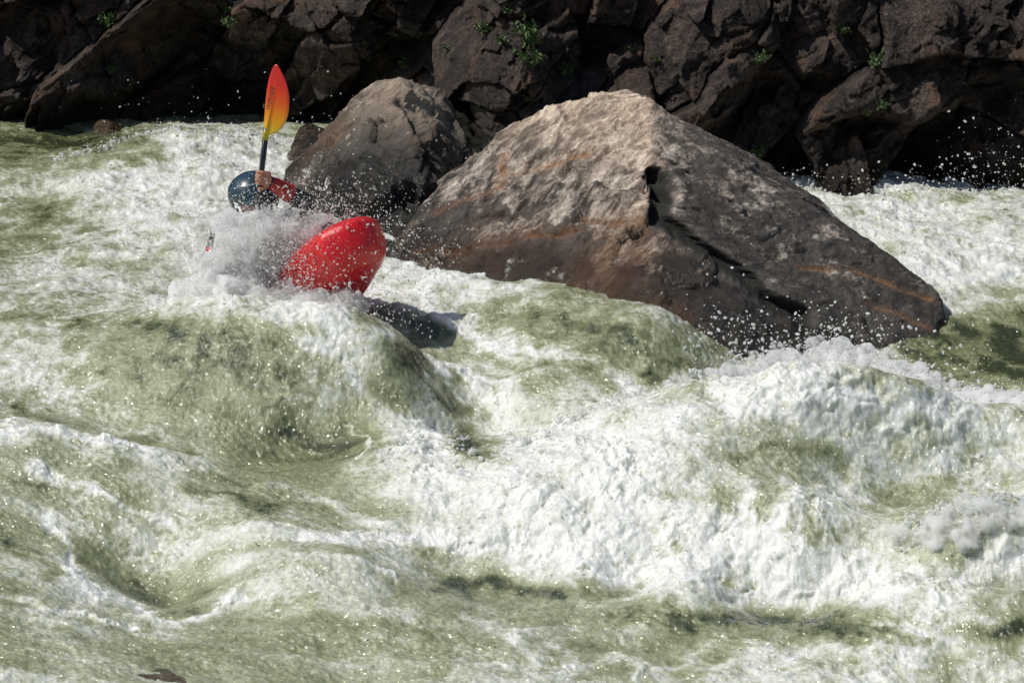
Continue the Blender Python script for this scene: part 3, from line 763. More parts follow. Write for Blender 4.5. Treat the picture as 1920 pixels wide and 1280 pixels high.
# blade outline in photo pixels relative to neck (right, up)
OL = [(4,-8),(-5,-7),(-6,4),(-7,30),(-8.5,60),(-8.5,90),(-6,108),(-2,122),(3,127),(9,124),(18,114),(28,100),(36,82),(40,62),(40,42),(36,26),(28,13),(19,5),(10,0),(6,-4)]
def blade(base, up, side, nrm, flip=1, mat=None):
    C_ = np.array(OL, float)/sc_; C_[:, 0] *= flip
    # resample the outline smoothly
    k = len(C_); tt = np.linspace(0, k, 140, endpoint=False); i = tt.astype(int); fr = (tt-i)[:, None]
    p0, p1, p2, p3 = C_[(i-1) % k], C_[i % k], C_[(i+1) % k], C_[(i+2) % k]
    S = .5*(2*p1+(p2-p0)*fr+(2*p0-5*p1+4*p2-p3)*fr**2+(3*p1-p0-3*p2+p3)*fr**3)
    yl = np.linspace(S[:, 1].min()+.002, S[:, 1].max()-.0015, 60); rows = []
    for y_ in yl:
        d = S[:, 1]-y_; xs_ = []
        for a in range(len(S)):
            b_ = (a+1) % len(S)
            if d[a]*d[b_] <= 0 and d[a] != d[b_]:
                q = d[a]/(d[a]-d[b_]); xs_.append(S[a, 0]+(S[b_, 0]-S[a, 0])*q)
        rows.append((min(xs_), max(xs_)))
    n = 29; V1 = []; V2 = []
    for y_, (x0, x1) in zip(yl, rows):
        for j in range(n):
            q = j/(n-1); x_ = x0+(x1-x0)*q
            sp = .004*flip+.028*flip*max(y_, 0)/.37*1.1          # the spine drifts across the blade
            spine = .011*math.exp(-((x_-sp)/.011)**2)*max(0, 1-max(y_, 0)/.31)
            cup = -.35*(x_-sp)**2-.25*max(y_, 0)**2*.35
            th_ = .0035*min(1, 12*q*(1-q))+.0008
            V1.append(base+side*x_+up*y_+nrm*(cup+th_+spine)); V2.append(base+side*x_+up*y_+nrm*(cup-th_-spine*.7))
    m_ = len(V1); ids = np.arange(m_).reshape(60, n); F = []
    for r_ in range(59):
        for c in range(n-1):
            a, b_, c_, d = ids[r_, c], ids[r_, c+1], ids[r_+1, c+1], ids[r_+1, c]
            F.append([a, b_, c_, d]); F.append([a+m_, d+m_, c_+m_, b_+m_])
    for r_ in range(59):
        for c in (0, n-1):
            a, d = ids[r_, c], ids[r_+1, c]; F.append([a, d, d+m_, a+m_] if c == 0 else [d, a, a+m_, d+m_])
    for c in range(n-1):
        for r_ in (0, 59):
            a, d = ids[r_, c], ids[r_, c+1]; F.append([a, a+m_, d+m_, d] if r_ == 0 else [d, d+m_, a+m_, a])
    o = quads_tris('blade', np.array(V1+V2), [list(map(int, q)) for q in F], mat, paddle)
    return o
m, nt, b = newmat('dyed_blade'); N = NT(nt)
tc = N.n('ShaderNodeTexCoord'); ax = N.n('ShaderNodeVectorMath', operation='DOT_PRODUCT'); N.l(tc.outputs['Object'], ax.inputs[0]); ax.inputs[1].default_value = tuple(PU)
base_t = float((neck-ph)@PU)
g = N.m('DIVIDE', N.m('SUBTRACT', N.m('ABSOLUTE', N.m('ADD', ax.outputs['Value'], 0)), base_t), .38)
g = N.m('ADD', g, N.m('MULTIPLY', N.m('SUBTRACT', N.noise(tc.outputs['Object'], 9, 3), .5), .12))
N.l(N.ramp(g, [(.0, (.62, .46, .01)), (.25, (.72, .26, .006)), (.48, (.70, .085, .008)), (.7, (.62, .018, .008)), (1, (.55, .010, .010))]), b.inputs['Base Color'])
b.inputs['Roughness'].default_value = .3; b.inputs['Coat Weight'].default_value = .5; b.inputs['Subsurface Weight'].default_value = .15; b.inputs['Subsurface Scale'].default_value = .01
bl = blade(neck, PU, PS_, PNb, 1, m)
bl2 = blade(shaft_pt(-.97), -PU, PS_, PNb, 1, m)
ferr, ff = tube([shaft_pt(-.035), shaft_pt(.0), shaft_pt(.02)], [.0175, .0175, .014], 16); quads_tris('collar', ferr, ff, simple('yellow_collar', (.45, .36, .02), .35), paddle)
cu = bpy.data.curves.new('lettering', 'FONT'); cu.body = 'WERNER'; cu.size = .039; cu.extrude = .0004; cu.align_x = 'LEFT'; cu.align_y = 'CENTER'; cu.resolution_u = 4; cu.shear = .25
tmp = bpy.data.objects.new('lettering', cu); COL.objects.link(tmp); bpy.context.view_layer.update()
lm = bpy.data.meshes.new_from_object(tmp.evaluated_get(bpy.context.evaluated_depsgraph_get())); bpy.data.objects.remove(tmp)
lm.materials.clear(); lm.materials.append(simple('dark_print', (.06, .01, .008), .6)); lm.name = 'lettering'
lt = bpy.data.objects.new('lettering', lm)
org = neck+PU*.128+PS_*.002
ltx = (PU*1.0+PS_*.10); ltx /= np.linalg.norm(ltx); lty = -(PS_-(PS_@ltx)*ltx); lty /= np.linalg.norm(lty); ltz = np.cross(ltx, lty)
L = np.array([v.co[:] for v in lm.vertices]); 
L[:, 0] *= .82
P3 = org+L[:, :1]*ltx+L[:, 1:2]*lty
xx = (P3-neck)@PS_; yy = (P3-neck)@PU; sp = .004+.028*np.maximum(yy, 0)/.37*1.1
surfh = -.35*(xx-sp)**2-.0875*yy**2+.0043+.011*np.exp(-((xx-sp)/.011)**2)*np.maximum(0, 1-yy/.31)
P3 = P3-((P3-neck)@PNb)[:, None]*PNb+(surfh+.0008+L[:, 2]*1.)[:, None]*PNb
for v_, p_ in zip(lm.vertices, P3-ph): v_.co = p_
lt.parent = bl; COL.objects.link(lt)

# ------------------------------------------------------------------ the paddler
def capsule(a, b_, ra, rb, n=14):
    a = np.array(a); b_ = np.array(b_); d = b_-a; Ld = np.linalg.norm(d); d = d/Ld
    pts = []; rs = []
    for q in np.linspace(-90, 0, 5)[0:]: pts.append(a+d*ra*math.sin(math.radians(q))); rs.append(max(ra*math.cos(math.radians(q)), 1e-4))
    for q in np.linspace(0, 90, 5): pts.append(b_+d*rb*math.sin(math.radians(q))); rs.append(max(rb*math.cos(math.radians(q)), 1e-4))
    P = np.array(pts); T = d; ref = np.array([0, 0, 1.]) if abs(T[2]) < .9 else np.array([1., 0, 0])
    A = np.cross(T, ref); A /= np.linalg.norm(A); B = np.cross(T, A)
    t_ = np.linspace(0, 2*np.pi, n, endpoint=False)
    V = (P[:, None]+np.array(rs)[:, None, None]*(np.cos(t_)[None, :, None]*A+np.sin(t_)[None, :, None]*B)).reshape(-1, 3)
    k = len(P); ids = np.arange(k*n).reshape(k, n)
    F = np.stack([ids[:-1], np.roll(ids, -1, 1)[:-1], np.roll(ids, -1, 1)[1:], ids[1:]], -1).reshape(-1, 4).tolist()+[ids[0].tolist()[::-1], ids[-1].tolist()]
    return V, F
def ellipsoid(c, R, ax=None, n=20):
    t_ = np.linspace(0, np.pi, n); p_ = np.linspace(0, 2*np.pi, 2*n, endpoint=False)
    T, Pp = np.meshgrid(t_, p_, indexing='ij'); S = np.stack([np.sin(T)*np.cos(Pp), np.sin(T)*np.sin(Pp), np.cos(T)], -1).reshape(-1, 3)*R
    if ax is not None: S = S@np.array(ax).T
    ids = np.arange(n*2*n).reshape(n, 2*n)
    F = np.stack([ids[:-1], ids[1:], np.roll(ids, -1, 1)[1:], np.roll(ids, -1, 1)[:-1]], -1).reshape(-1, 4).tolist()
    return S+np.array(c), F
def fuse(name, parts, size, it, mat, parent):
    V, F = join(parts); bm = bmesh.new(); vs = [bm.verts.new(v) for v in V]
    for f in F:
        try: bm.faces.new([vs[i] for i in f])
        except ValueError: pass
    bmesh.ops.remove_doubles(bm, verts=bm.verts, dist=1e-6)
    V, T = voxel(bm, size, it)
    return np_mesh(name, V, T, mat, parent)
pelvis = k0+kr@np.array([-.12, 0, .2]); 
chest = at(480, 470, 15.28); neckp = at(478, 424, 15.22); head = at(476, 376, 15.18)
shL = at(535, 428, 15.26); shR = at(420, 436, 15.2)
elL = at(578, 384, 15.06); wrL = at(506, 341, 15.0); haL = ph+np.array([.012, -.012, .0])
elR = at(398, 486, 15.05); haR = neck-PU*.80; wrR = haR+np.array([-.07, .02, -.02])
person = empty('person', np.array([seat[0], seat[1], seat[2]])); tag(person, 'kayaker in a dark teal helmet and red and black dry top holding the paddle upright', 'person')
hx = np.array([1, 0, 0.]); hy = np.array([0, -1, 0.])
kneeL = k0+kr@np.array([.45, .2, .2]); kneeR = k0+kr@np.array([.45, -.2, .2]); ftL = k0+kr@np.array([.8, .1, .14]); ftR = k0+kr@np.array([.8, -.1, .14])
fdir = np.array([.35, -.9, -.1]); fdir /= np.linalg.norm(fdir); sdir = np.cross(fdir, [0, 0, 1]); sdir /= np.linalg.norm(sdir); udir = np.cross(sdir, fdir)
HA = np.stack([sdir, fdir, udir], 1)
body = [capsule(pelvis, chest, .125, .135), capsule(chest, neckp, .12, .06), capsule(shL, shR, .062, .062), capsule(neckp, head, .052, .055),
 ellipsoid(head, (.078, .098, .118), HA), ellipsoid(head+fdir*.035-udir*.07, (.05, .06, .045), HA),
 ellipsoid(head+fdir*.10-udir*.018, (.014, .02, .026), HA, 10), ellipsoid(head+sdir*.08, (.012, .02, .032), HA, 10), ellipsoid(head-sdir*.08, (.012, .02, .032), HA, 10),
 capsule(head+fdir*.088-udir*.058+sdir*.018, head+fdir*.088-udir*.058-sdir*.018, .008, .008),
 capsule(shL, elL, .055, .043), capsule(elL, wrL, .04, .026), capsule(shR, elR, .055, .043), capsule(elR, wrR, .04, .026),
 capsule(pelvis, kneeL, .085, .06), capsule(pelvis, kneeR, .085, .06), capsule(kneeL, ftL, .055, .035), capsule(kneeR, ftR, .055, .035)]
def hand(c, wr, side):
    """fingers wrapped round the shaft at c, palm towards the wrist"""
    out = []
    w_ = (wr-c)-((wr-c)@PU)*PU; w_ /= np.linalg.norm(w_); q_ = np.cross(PU, w_)
    if q_@FW > 0: q_ = -q_                     # q_ points to the viewer
    palm = c+w_*.034+q_*.012
    out.append(capsule(wr, palm, .024, .026)); out.append(capsule(palm+PU*.03+q_*.004, palm-PU*.03+q_*.004, .017, .016))
    for i, (r_, Lf) in enumerate(((.0095, 1.), (.0102, 1.08), (.0098, 1.04), (.0083, .9))):
        h_ = .033-.0215*i+(.004 if side > 0 else 0)
        R_ = .0155+r_*.92; prev = palm+PU*h_+q_*.012-w_*.004
        for a in (62, 100, 140, 180, 215):
            a *= Lf; cc = c+PU*(h_+.004*math.sin(a/60))+R_*(w_*math.cos(math.radians(a))+q_*math.sin(math.radians(a)))
            out.append(capsule(prev, cc, r_, r_*.96, 10)); prev = cc
    tb = palm-PU*.028-q_*.006; k1 = c-PU*.045+w_*.02+q_*.02; k2 = c-PU*.052-w_*.012+q_*.026
    out += [capsule(tb, k1, .0135, .0115), capsule(k1, k2, .0115, .0095)]
    return out
body += hand(ph, wrL, 1)+hand(haR, wrR, -1)
bo = fuse('body', body, .0042, 3, M_SKIN, person)
# dry top: torso and sleeves
top = [capsule(pelvis, chest, .145, .165), capsule(chest+sdir*.05, neckp-udir*.03, .14, .10), capsule(shL, shR, .078, .078), capsule(shL, elL, .07, .056), capsule(elL, elL*.42+wrL*.58, .055, .048),
 capsule(shR, elR, .07, .056), capsule(elR, wrR*.8+elR*.2, .054, .042), capsule(neckp-udir*.03, neckp+udir*.02, .075, .066)]
jk = fuse('dry_top', top, .008, 4, M_BLACK, person)
cuff = fuse('sleeve_cuff', [capsule(elL*.5+wrL*.5, elL*.12+wrL*.88, .052, .041)], .006, 3, M_REDCLOTH, person)
gask = fuse('wrist_gasket', [capsule(elL*.10+wrL*.90, elL*(-.06)+wrL*1.06, .036, .031)], .005, 3, M_BLACK, person)
pfd = fuse('life_jacket', [capsule(chest+fdir*.07-udir*.06, chest+fdir*.05+udir*.10, .13, .11), capsule(chest-fdir*.05, chest-fdir*.05+udir*.12, .13, .10)], .009, 6, simple('dark_red_vest', (.06, .012, .012), .6, .2, (40, .8, .02)), person)
fuse('elbow_patch', [capsule(elR*.85+shR*.15, elR*.95+wrR*.05, .061, .059)], .007, 3, M_REDCLOTH, person)
# helmet: shell cut off above the face, brim, ear piece, strap
bm = bmesh.new(); bmesh.ops.create_uvsphere(bm, u_segments=64, v_segments=40, radius=1)
for v_ in list(bm.verts):
    if v_.co.z < -.42 or (v_.co.y > .35 and v_.co.z < -.02): bm.verts.remove(v_)
hc_ = head+udir*.022
for v_ in bm.verts:
    c = v_.co; k = 1+(.05 if c.y > .5 and c.z < .12 else 0)
    c.x *= .142*(1+.04*math.sin(c.z*4)); c.y *= .152*k; c.z *= .142
hs_me = bmesh.ops.solidify(bm, geom=bm.faces[:], thickness=.008)
me = bpy.data.meshes.new('helmet'); bm.to_mesh(me); bm.free()
V = np.array([v_.co[:] for v_ in me.vertices])@HA.T+hc_
for v_, p_ in zip(me.vertices, V-np.array(person.location)): v_.co = p_
for p_ in me.polygons: p_.use_smooth = True
me.materials.append(M_HELM); he = link(bpy.data.objects.new('helmet', me), person)
def onhelm(px, py, off=.002):
    t_ = BVHTree.FromPolygons([tuple(v) for v in V], [tuple(p.vertices) for p in me.polygons]); h_ = hit(t_, px, py)
    return None if h_ is None else h_+(h_-hc_)/np.linalg.norm(h_-hc_)*off
sw_ = [onhelm(a, b_) for a, b_ in [(447,340),(447,347),(452,351),(462,351),(472,347),(480,345)]]
sw_ = [p for p in sw_ if p is not None]
if len(sw_) > 2:
    v, f = tube(sw_, np.linspace(.003, .0055, len(sw_)), 8); quads_tris('emblem', v, f, M_GREY, he)
for sg in (1, -1):
    pth = [head+sdir*sg*.10+udir*(-.03)+fdir*.01, head+sdir*sg*.082-udir*.09+fdir*.04, head-udir*.128+fdir*.06]
    v, f = tube(pth, .006, 8); quads_tris('chin_strap', v, f, M_BLACK, he)
# ------------------------------------------------------------------ spray and splashes
def ico(sub):
    bm = bmesh.new(); bmesh.ops.create_icosphere(bm, subdivisions=sub, radius=1); bm.verts.ensure_lookup_table()
    V = np.array([v.co[:] for v in bm.verts]); F = np.array([[v.index for v in f.verts] for f in bm.faces]); bm.free(); return V, F
I1, I2 = ico(1), ico(2)
def balls(P, R, I, stretch=.25):
    V0, F0 = I; n = len(P); k = len(V0)
    D = rng.normal(size=(n, 3)); D /= np.linalg.norm(D, axis=1)[:, None]; s = rng.random(n)*stretch*2
    dots = V0@D.T                                     # k,n
    V = V0[None]+D[:, None, :]*(dots.T*s[:, None])[:, :, None]
    V = (V*R[:, None, None]+P[:, None, :]).reshape(-1, 3)
    F = (F0[None]+np.arange(n)[:, None, None]*k).reshape(-1, 3)
    return V, F
def cat(a): 
    V = []; F = []; k = 0
    for v, f in a: V.append(v); F.append(f+k); k += len(v)
    return np.vstack(V), np.vstack(F)
def drops(name, P, R, mat, label=None):
    big = R > .0065
    parts = [balls(P[~big], R[~big], I1, .55)] if (~big).any() else []
    if big.any(): parts.append(balls(P[big], R[big], I2, .5))
    V, F = cat(parts); o = np_mesh(name, V, F, mat); return tag(o, label, None, None, 'stuff')
m, nt, b = newmat('clear_drops'); N = NT(nt)
b.inputs['Base Color'].default_value = (.95, .97, .95, 1); b.inputs['Roughness'].default_value = .03; b.inputs['IOR'].default_value = 1.33; b.inputs['Transmission Weight'].default_value = .85
M_DROP = m
# (white drops use the thin splash material)
# aerated splash water: white, partly see-through
def froth_mat(name, holes):
    m, nt, b = newmat(name); N = NT(nt); tc = N.coord()
    n1 = N.noise(tc, 40, 6, .72, .4); n2 = N.noise(tc, 170, 3, .7)
    v = N.m('ADD', N.m('MULTIPLY', n1, .7), N.m('MULTIPLY', n2, .3))
    c = N.ramp(v, [(.3, (.74, .76, .70)), (.5, (.9, .91, .89)), (.65, (.96, .96, .96))])
    N.l(c, b.inputs['Base Color']); b.inputs['Roughness'].default_value = .18; b.inputs['IOR'].default_value = 1.4
    bn = N.bump(N.m('ADD', n1, N.m('MULTIPLY', n2, .3)), .5, .006); N.l(bn, b.inputs['Normal'])
    tr = N.n('ShaderNodeBsdfTranslucent'); N.l(c, tr.inputs[0]); mx = N.n('ShaderNodeMixShader'); mx.inputs[0].default_value = .55
    N.l(b.outputs[0], mx.inputs[1]); N.l(tr.outputs[0], mx.inputs[2])
    tp = N.n('ShaderNodeBsdfTransparent'); m2 = N.n('ShaderNodeMixShader')
    N.l(N.ramp(v, [(.42, holes), (.56, holes*.25)]), m2.inputs[0]); N.l(mx.outputs[0], m2.inputs[1]); N.l(tp.outputs[0], m2.inputs[2])
    out = [n for n in nt.nodes if n.type == 'OUTPUT_MATERIAL'][0]; N.l(m2.outputs[0], out.inputs[0])
    return m
M_SPL = froth_mat('aerated_splash', .12); M_PLU = froth_mat('thin_splash', .4)
def mistmat(name, dens, sc):
    m = bpy.data.materials.new(name); m.use_nodes = True; nt = m.node_tree; nt.nodes.clear(); N = NT(nt)
    out = N.n('ShaderNodeOutputMaterial'); pv = N.n('ShaderNodeVolumePrincipled'); N.l(pv.outputs[0], out.inputs['Volume'])
    pv.inputs['Color'].default_value = (.995, .995, .992, 1); pv.inputs['Anisotropy'].default_value = .0
    tc = N.coord(); mp = N.n('ShaderNodeMapping', vector_type='TEXTURE'); N.l(tc, mp.inputs[0])
    mp.inputs['Rotation'].default_value = (0, math.radians(-35), 0); mp.inputs['Scale'].default_value = (1, 1, 1.9)
    n = N.noise(mp.outputs[0], sc, 9, .74, .4)
    N.l(N.m('MULTIPLY', N.ramp(n, [(.455, 0), (.52, .3), (.62, 1)]), dens), pv.inputs['Density'])
    return m
def mist(name, P, R, mat, label, size=.012, amp=.03):
    V, F = balls(P, R, I2, .3)
    bm = bmesh.new(); me = bpy.data.meshes.new('t'); me.from_pydata(V.tolist(), [], F.tolist()); bm.from_mesh(me); bpy.data.meshes.remove(me)
    V, T = voxel(bm, size, 12, .5); n = vnorm(V, T)
    V = V+n*(fbm(V[:, 0]*16, V[:, 1]*16, V[:, 2]*16, 4, .7)*amp+.008)[:, None]
    o = np_mesh(name, V, T, mat); return tag(o, label, None, None, 'stuff')
def splash(name, P, R, size, mat, amp=.008, label=None):
    """fuse many water blobs and threads into one ragged froth surface"""
    V, F = balls(P, R, I1, .5)
    bm = bmesh.new(); me = bpy.data.meshes.new('t'); me.from_pydata(V.tolist(), [], F.tolist()); bm.from_mesh(me); bpy.data.meshes.remove(me)
    V, T = voxel(bm, size, 2, .5); n = vnorm(V, T)
    d = fbm(V[:, 0]*26, V[:, 1]*26, V[:, 2]*26, 4, .65)*amp*2+noise(V[:, 0]*110, V[:, 1]*110, V[:, 2]*110)*amp*.35
    o = np_mesh(name, V+n*d[:, None], T, mat); return tag(o, label, None, None, 'stuff')
def thread(p, v0, L, r0, g=2.2, bead=True):
    """a thrown thread of water, thinning, with beads"""
    k = max(4, int(L/.006)); t = np.linspace(0, 1, k); v0 = v0/np.linalg.norm(v0)
    X = p+np.outer(t, v0)*L; X[:, 2] -= g*L*t*t*.25
    X += np.cumsum(rng.normal(size=(k, 3)), 0)*.0012
    R = r0*(1-.75*t)*(1+.25*np.sin(t*rng.uniform(15, 30)+rng.random()*6))
    if bead: R[-2:] = r0*rng.uniform(.55, .9)
    return X, np.maximum(R, .0022)
def crest(pxs, jitter_y, nthreads, hgt, nblob, up=(0, 0, 1), rb=(.008, .03), seed=0, dep=.25):
    """threads and lumps along a wave crest given as photo points on the water"""
    A = np.array([onwater(a, b_) for a, b_ in pxs]); L = np.concatenate([[0], np.cumsum(np.linalg.norm(np.diff(A, axis=0), axis=1))])
    P = []; R = []
    for _ in range(nblob):
        s = rng.random()*L[-1]; c = np.array([np.interp(s, L, A[:, i]) for i in range(3)])
        c[1] += rng.normal()*dep*.5; c[0] += rng.normal()*.03; c[2] = float(surf(c[:1], c[1:2], 0, 0)[0][0])+rng.uniform(.0, .02)
        P.append(c[None]); R.append(np.array([rng.uniform(*rb)]))
    for _ in range(nthreads):
        s = rng.random()*L[-1]; c = np.array([np.interp(s, L, A[:, i]) for i in range(3)]); hh = hgt(s/L[-1])*rng.uniform(.35, 1)**1.4
        c[1] += rng.normal()*dep*.3; c[2] = float(surf(c[:1], c[1:2], 0, 0)[0][0])+.004
        v = np.array([rng.normal()*.45, rng.normal()*.35-.15, 1.])
        for q in range(rng.integers(1, 4)):
            x_, r_ = thread(c+rng.normal(size=3)*.01, v+rng.normal(size=3)*.35, hh*rng.uniform(.5, 1), rng.uniform(.005, .011)); P.append(x_); R.append(r_)
            k = rng.integers(0, 4)
            if k: P.append(x_[-1]+rng.normal(size=(k, 3))*.025+v*.03); R.append(rng.uniform(.003, .007, k))
    return np.vstack(P), np.concatenate(R)

# main hydraulic crest in front of the boulder
hq = lambda t: .07+.13*math.exp(-((t-.42)/.16)**2)+.03*math.exp(-((t-.75)/.1)**2)
P, R = crest([(1290,722),(1350,722),(1420,706),(1480,690),(1560,675),(1640,700),(1720,712),(1800,748),(1870,752),(1960,765)], 0, 420, hq, 500, rb=(.003, .009))
splash('breaking_crest', P, R, .0055, M_SPL, .006, 'ragged white crest thrown up in front of the big boulder')
P, R = crest([(700,860),(760,835),(850,825),(900,862),(980,835),(1080,790),(1180,755),(1280,730)], 0, 90, lambda t: .035, 300, rb=(.003, .008), dep=.2)
splash('breaking_crest', P, R, .0055, M_SPL, .005, 'low ragged white lip of the hydraulic across the river')
P, R = crest([(100,300),(180,285),(250,262),(330,247),(420,250),(500,258),(540,275)], 0, 90, lambda t: .06, 300, rb=(.004, .010), dep=.2)
splash('breaking_crest', P, R, .007, M_SPL, .006, 'far white wave crest below the left cliff')
P, R = crest([(1430,350),(1540,352),(1620,358),(1760,362),(1900,358)], 0, 60, lambda t: .045, 250, rb=(.004, .010), dep=.2)
splash('breaking_crest', P, R, .007, M_SPL, .006, 'far white foam edge below the right cliff')
cb = []
for a, b_, k, h_ in [(1560,685,50,.10),(1480,700,40,.06),(1640,708,40,.06),(1720,715,34,.05),(1820,760,40,.05),(1900,765,24,.05),(1400,715,30,.04),(1330,728,20,.03),(1700,712,20,.05)]:
    for _ in range(k):
        p = onwater(a+rng.normal()*34, b_+rng.normal()*9); cb.append((*(p+[0, 0, h_*rng.uniform(-.1, 1)]), rng.uniform(.022, .045)))
cb = np.array(cb); mist('splash_cloud', cb[:, :3], cb[:, 3], mistmat('light_spray', 200, 22), 'soft white spray hanging over the breaking crests', .011, .022)
cb = []
for a, b_, k, h_ in [(1810,985,22,.04),(1870,975,22,.05),(1750,1015,14,.02)]:
    for _ in range(k):
        p = onwater(a+rng.normal()*34, b_+rng.normal()*9); cb.append((*(p+[0, 0, h_*rng.uniform(-.1, 1)]), rng.uniform(.03, .055)))
cb = np.array(cb); mist('splash_cloud', cb[:, :3], cb[:, 3], mistmat('thin_spray', 90, 20), 'thin white spray at the near right edge', .011, .04)
P, R = crest([(1700,1010),(1760,965),(1820,950),(1900,960)], 0, 60, lambda t: .05, 250, rb=(.003, .008), dep=.2)
splash('breaking_crest', P, R, .005, M_SPL, .005, 'white burst of water at the near right edge')

# plume over the paddler
def vol(specs, rmin, rmax, pw=2.2):
    P = []; R = []
    for px, py, Y, sx, sy, sY, n in specs:
        a = rng.normal(size=(n, 3)); q = np.array([at(px+sx*u, py+sy*v_, Y+sY*w_) for u, v_, w_ in a])
        P.append(q); R.append(rmin+(rmax-rmin)*rng.random(n)**pw)
    return np.vstack(P), np.concatenate(R)
P, R = vol([(560,466,14.99,34,18,.04,26),(500,474,14.94,36,26,.04,34),(445,510,14.94,26,18,.04,22),(405,545,14.88,22,8,.04,12),(500,558,14.82,60,8,.04,30),(510,428,14.97,30,9,.04,14),(610,458,15.0,18,8,.03,8),(565,570,14.7,40,5,.03,12)], .05, .085, 1)
mist('splash_cloud', P, R, mistmat('thick_spray', 230, 15), 'dense white cloud of spray bursting over the kayaker', .014, .045)
P, R = vol([(565,465,14.95,34,22,.07,300),(500,475,14.85,38,26,.07,300),(440,505,14.9,34,26,.08,250),(400,545,14.85,30,16,.07,160),(500,555,14.7,60,14,.07,500),
 (590,585,14.6,40,8,.05,260),(670,600,14.5,30,7,.04,160),(420,575,14.8,50,10,.06,260),(585,520,14.72,24,14,.04,80)], .0025, .009)
TP = []; TR = []
for px, py, Y, n, L in [(480,440,14.9,40,.09),(560,420,14.95,40,.08),(620,430,15.,25,.07),(430,480,14.9,30,.09),(640,560,14.6,40,.06),(560,560,14.7,30,.06),(400,500,14.9,14,.1)]:
    for _ in range(n):
        x_, r_ = thread(at(px+rng.normal()*26, py+rng.normal()*16, Y), np.array([rng.normal()*.7, -.2+rng.normal()*.3, 1.]), L*rng.uniform(.4, 1), rng.uniform(.004, .008)); TP.append(x_); TR.append(r_)
P = np.vstack([P]+TP); R = np.concatenate([R]+TR)
splash('splash_plume', P, R, .0048, M_PLU, .006, 'white splash breaking over the kayaker and the deck of the red kayak')

# droplets
P, R = vol([(500,440,14.9,60,34,.1,9000),(570,480,14.8,60,40,.1,6000),(430,500,14.85,50,40,.1,6000),(500,560,14.7,90,16,.06,4000)], .0009, .0024)
drops('water_spray', P, R, M_SPL, 'fine mist of white water around the torso of the kayaker')
P, R = vol([(560,430,14.95,70,40,.12,1500),(470,460,14.9,60,45,.12,1500),(600,500,14.7,70,40,.08,900),(470,400,15.,60,40,.12,350),(640,400,15.1,60,30,.15,500),(760,460,14.9,50,40,.2,220),(560,300,15.4,110,80,.3,160),(700,600,14.5,60,30,.08,300)], .0018, .0055)
drops('water_spray', P, R, M_SPL, 'spray of white droplets around the kayaker')
P, R = vol([(1400,650,14.4,90,32,.12,260),(1560,640,14.3,80,30,.12,380),(1700,690,14.3,80,22,.1,200),(1850,740,14.2,60,20,.1,120),(1250,700,14.5,60,18,.1,160),(1350,600,14.5,60,50,.1,60)], .0025, .0085, 3)
drops('water_spray', P, R, M_SPL, 'drops thrown up in front of the big boulder')
P, R = vol([(1870,290,17.6,50,42,.2,130),(1820,330,17.7,60,22,.2,140),(1600,335,17.9,110,12,.2,120),(1440,330,18.,50,22,.2,40),(1900,350,17.6,60,12,.2,90),(300,190,20,110,40,.3,30),(400,235,19.8,130,10,.3,60)], .0015, .008, 5)
drops('water_spray', P, R, M_SPL, 'fine spray flying in front of the dark cliff')
# droplets hopping over the white water
n = 26000
px_ = rng.uniform(-60, 1980, n); py_ = rng.uniform(240, 1290, n)
p0 = np.array([onz(a, b_, 0) for a, b_ in zip(px_, py_)])
z, dx, dy, fc, ro, f0, _, _ = surf(p0[:, 0], p0[:, 1], 0, 0)
k = (rng.random(n) < ro*.9+.05)
P = np.stack([p0[:, 0]+dx, p0[:, 1]+dy, z+rng.exponential(.018, n)*(.3+ro)], -1)[k]; R = (.0012+.0045*rng.random(k.sum())**4)*(P[:, 1]/14.5)
drops('water_spray', P, R, M_DROP, 'clear droplets hopping above the white water')
# ------------------------------------------------------------------ tufts growing in the cliff cracks
m, nt, b = newmat('leaf_green'); N = NT(nt)
tc = N.coord(); oi = N.n('ShaderNodeObjectInfo')
N.l(N.ramp(N.noise(tc, 25, 3), [(.3, (.035, .07, .014)), (.55, (.075, .13, .03)), (.75, (.13, .18, .06))]), b.inputs['Base Color'])
b.inputs['Roughness'].default_value = .5
M_LEAF = m
M_STEM = simple('plant_stem', (.09, .075, .035), .7)
def plant_mesh(seed, n, h, spread, leaf):
    r = np.random.default_rng(seed); SV = []; LV = []; LF = []
    for i in range(n):
        a = r.uniform(0, 6.28); lean = r.uniform(.15, 1.) * spread
        tip_ = np.array([math.cos(a)*lean, math.sin(a)*lean-.25*spread, h*r.uniform(.5, 1)])
        t_ = np.linspace(0, 1, 6)[:, None]; path = t_*tip_+np.array([0, 0, 1.])*(t_*(1-t_))*h*.35
        SV.append(tube(path, np.linspace(.0022, .001, 6), 5))
        for j in range(9):
            q = r.uniform(.25, 1.); c = q*tip_+np.array([0, 0, 1.])*(q*(1-q))*h*.35
            d = r.normal(size=3)+[0, -.3, .35]; d /= np.linalg.norm(d); s = np.cross(d, r.normal(size=3)); s /= np.linalg.norm(s); nn = np.cross(d, s)
            L_ = leaf*r.uniform(.6, 1.2); W = L_*.28; k = len(LV)
            LV += [c, c+d*L_*.35+s*W+nn*.1*L_, c+d*L_*.7+s*W*.7+nn*.08*L_, c+d*L_-nn*.1*L_, c+d*L_*.7-s*W*.7+nn*.08*L_, c+d*L_*.35-s*W+nn*.1*L_, c+d*L_*.5-nn*.02*L_]
            LF += [[k, k+1, k+6, k+5], [k+1, k+2, k+6], [k+2, k+3, k+4, k+6], [k+4, k+5, k+6]]
    return join(SV), (np.array(LV), LF)
protos = []
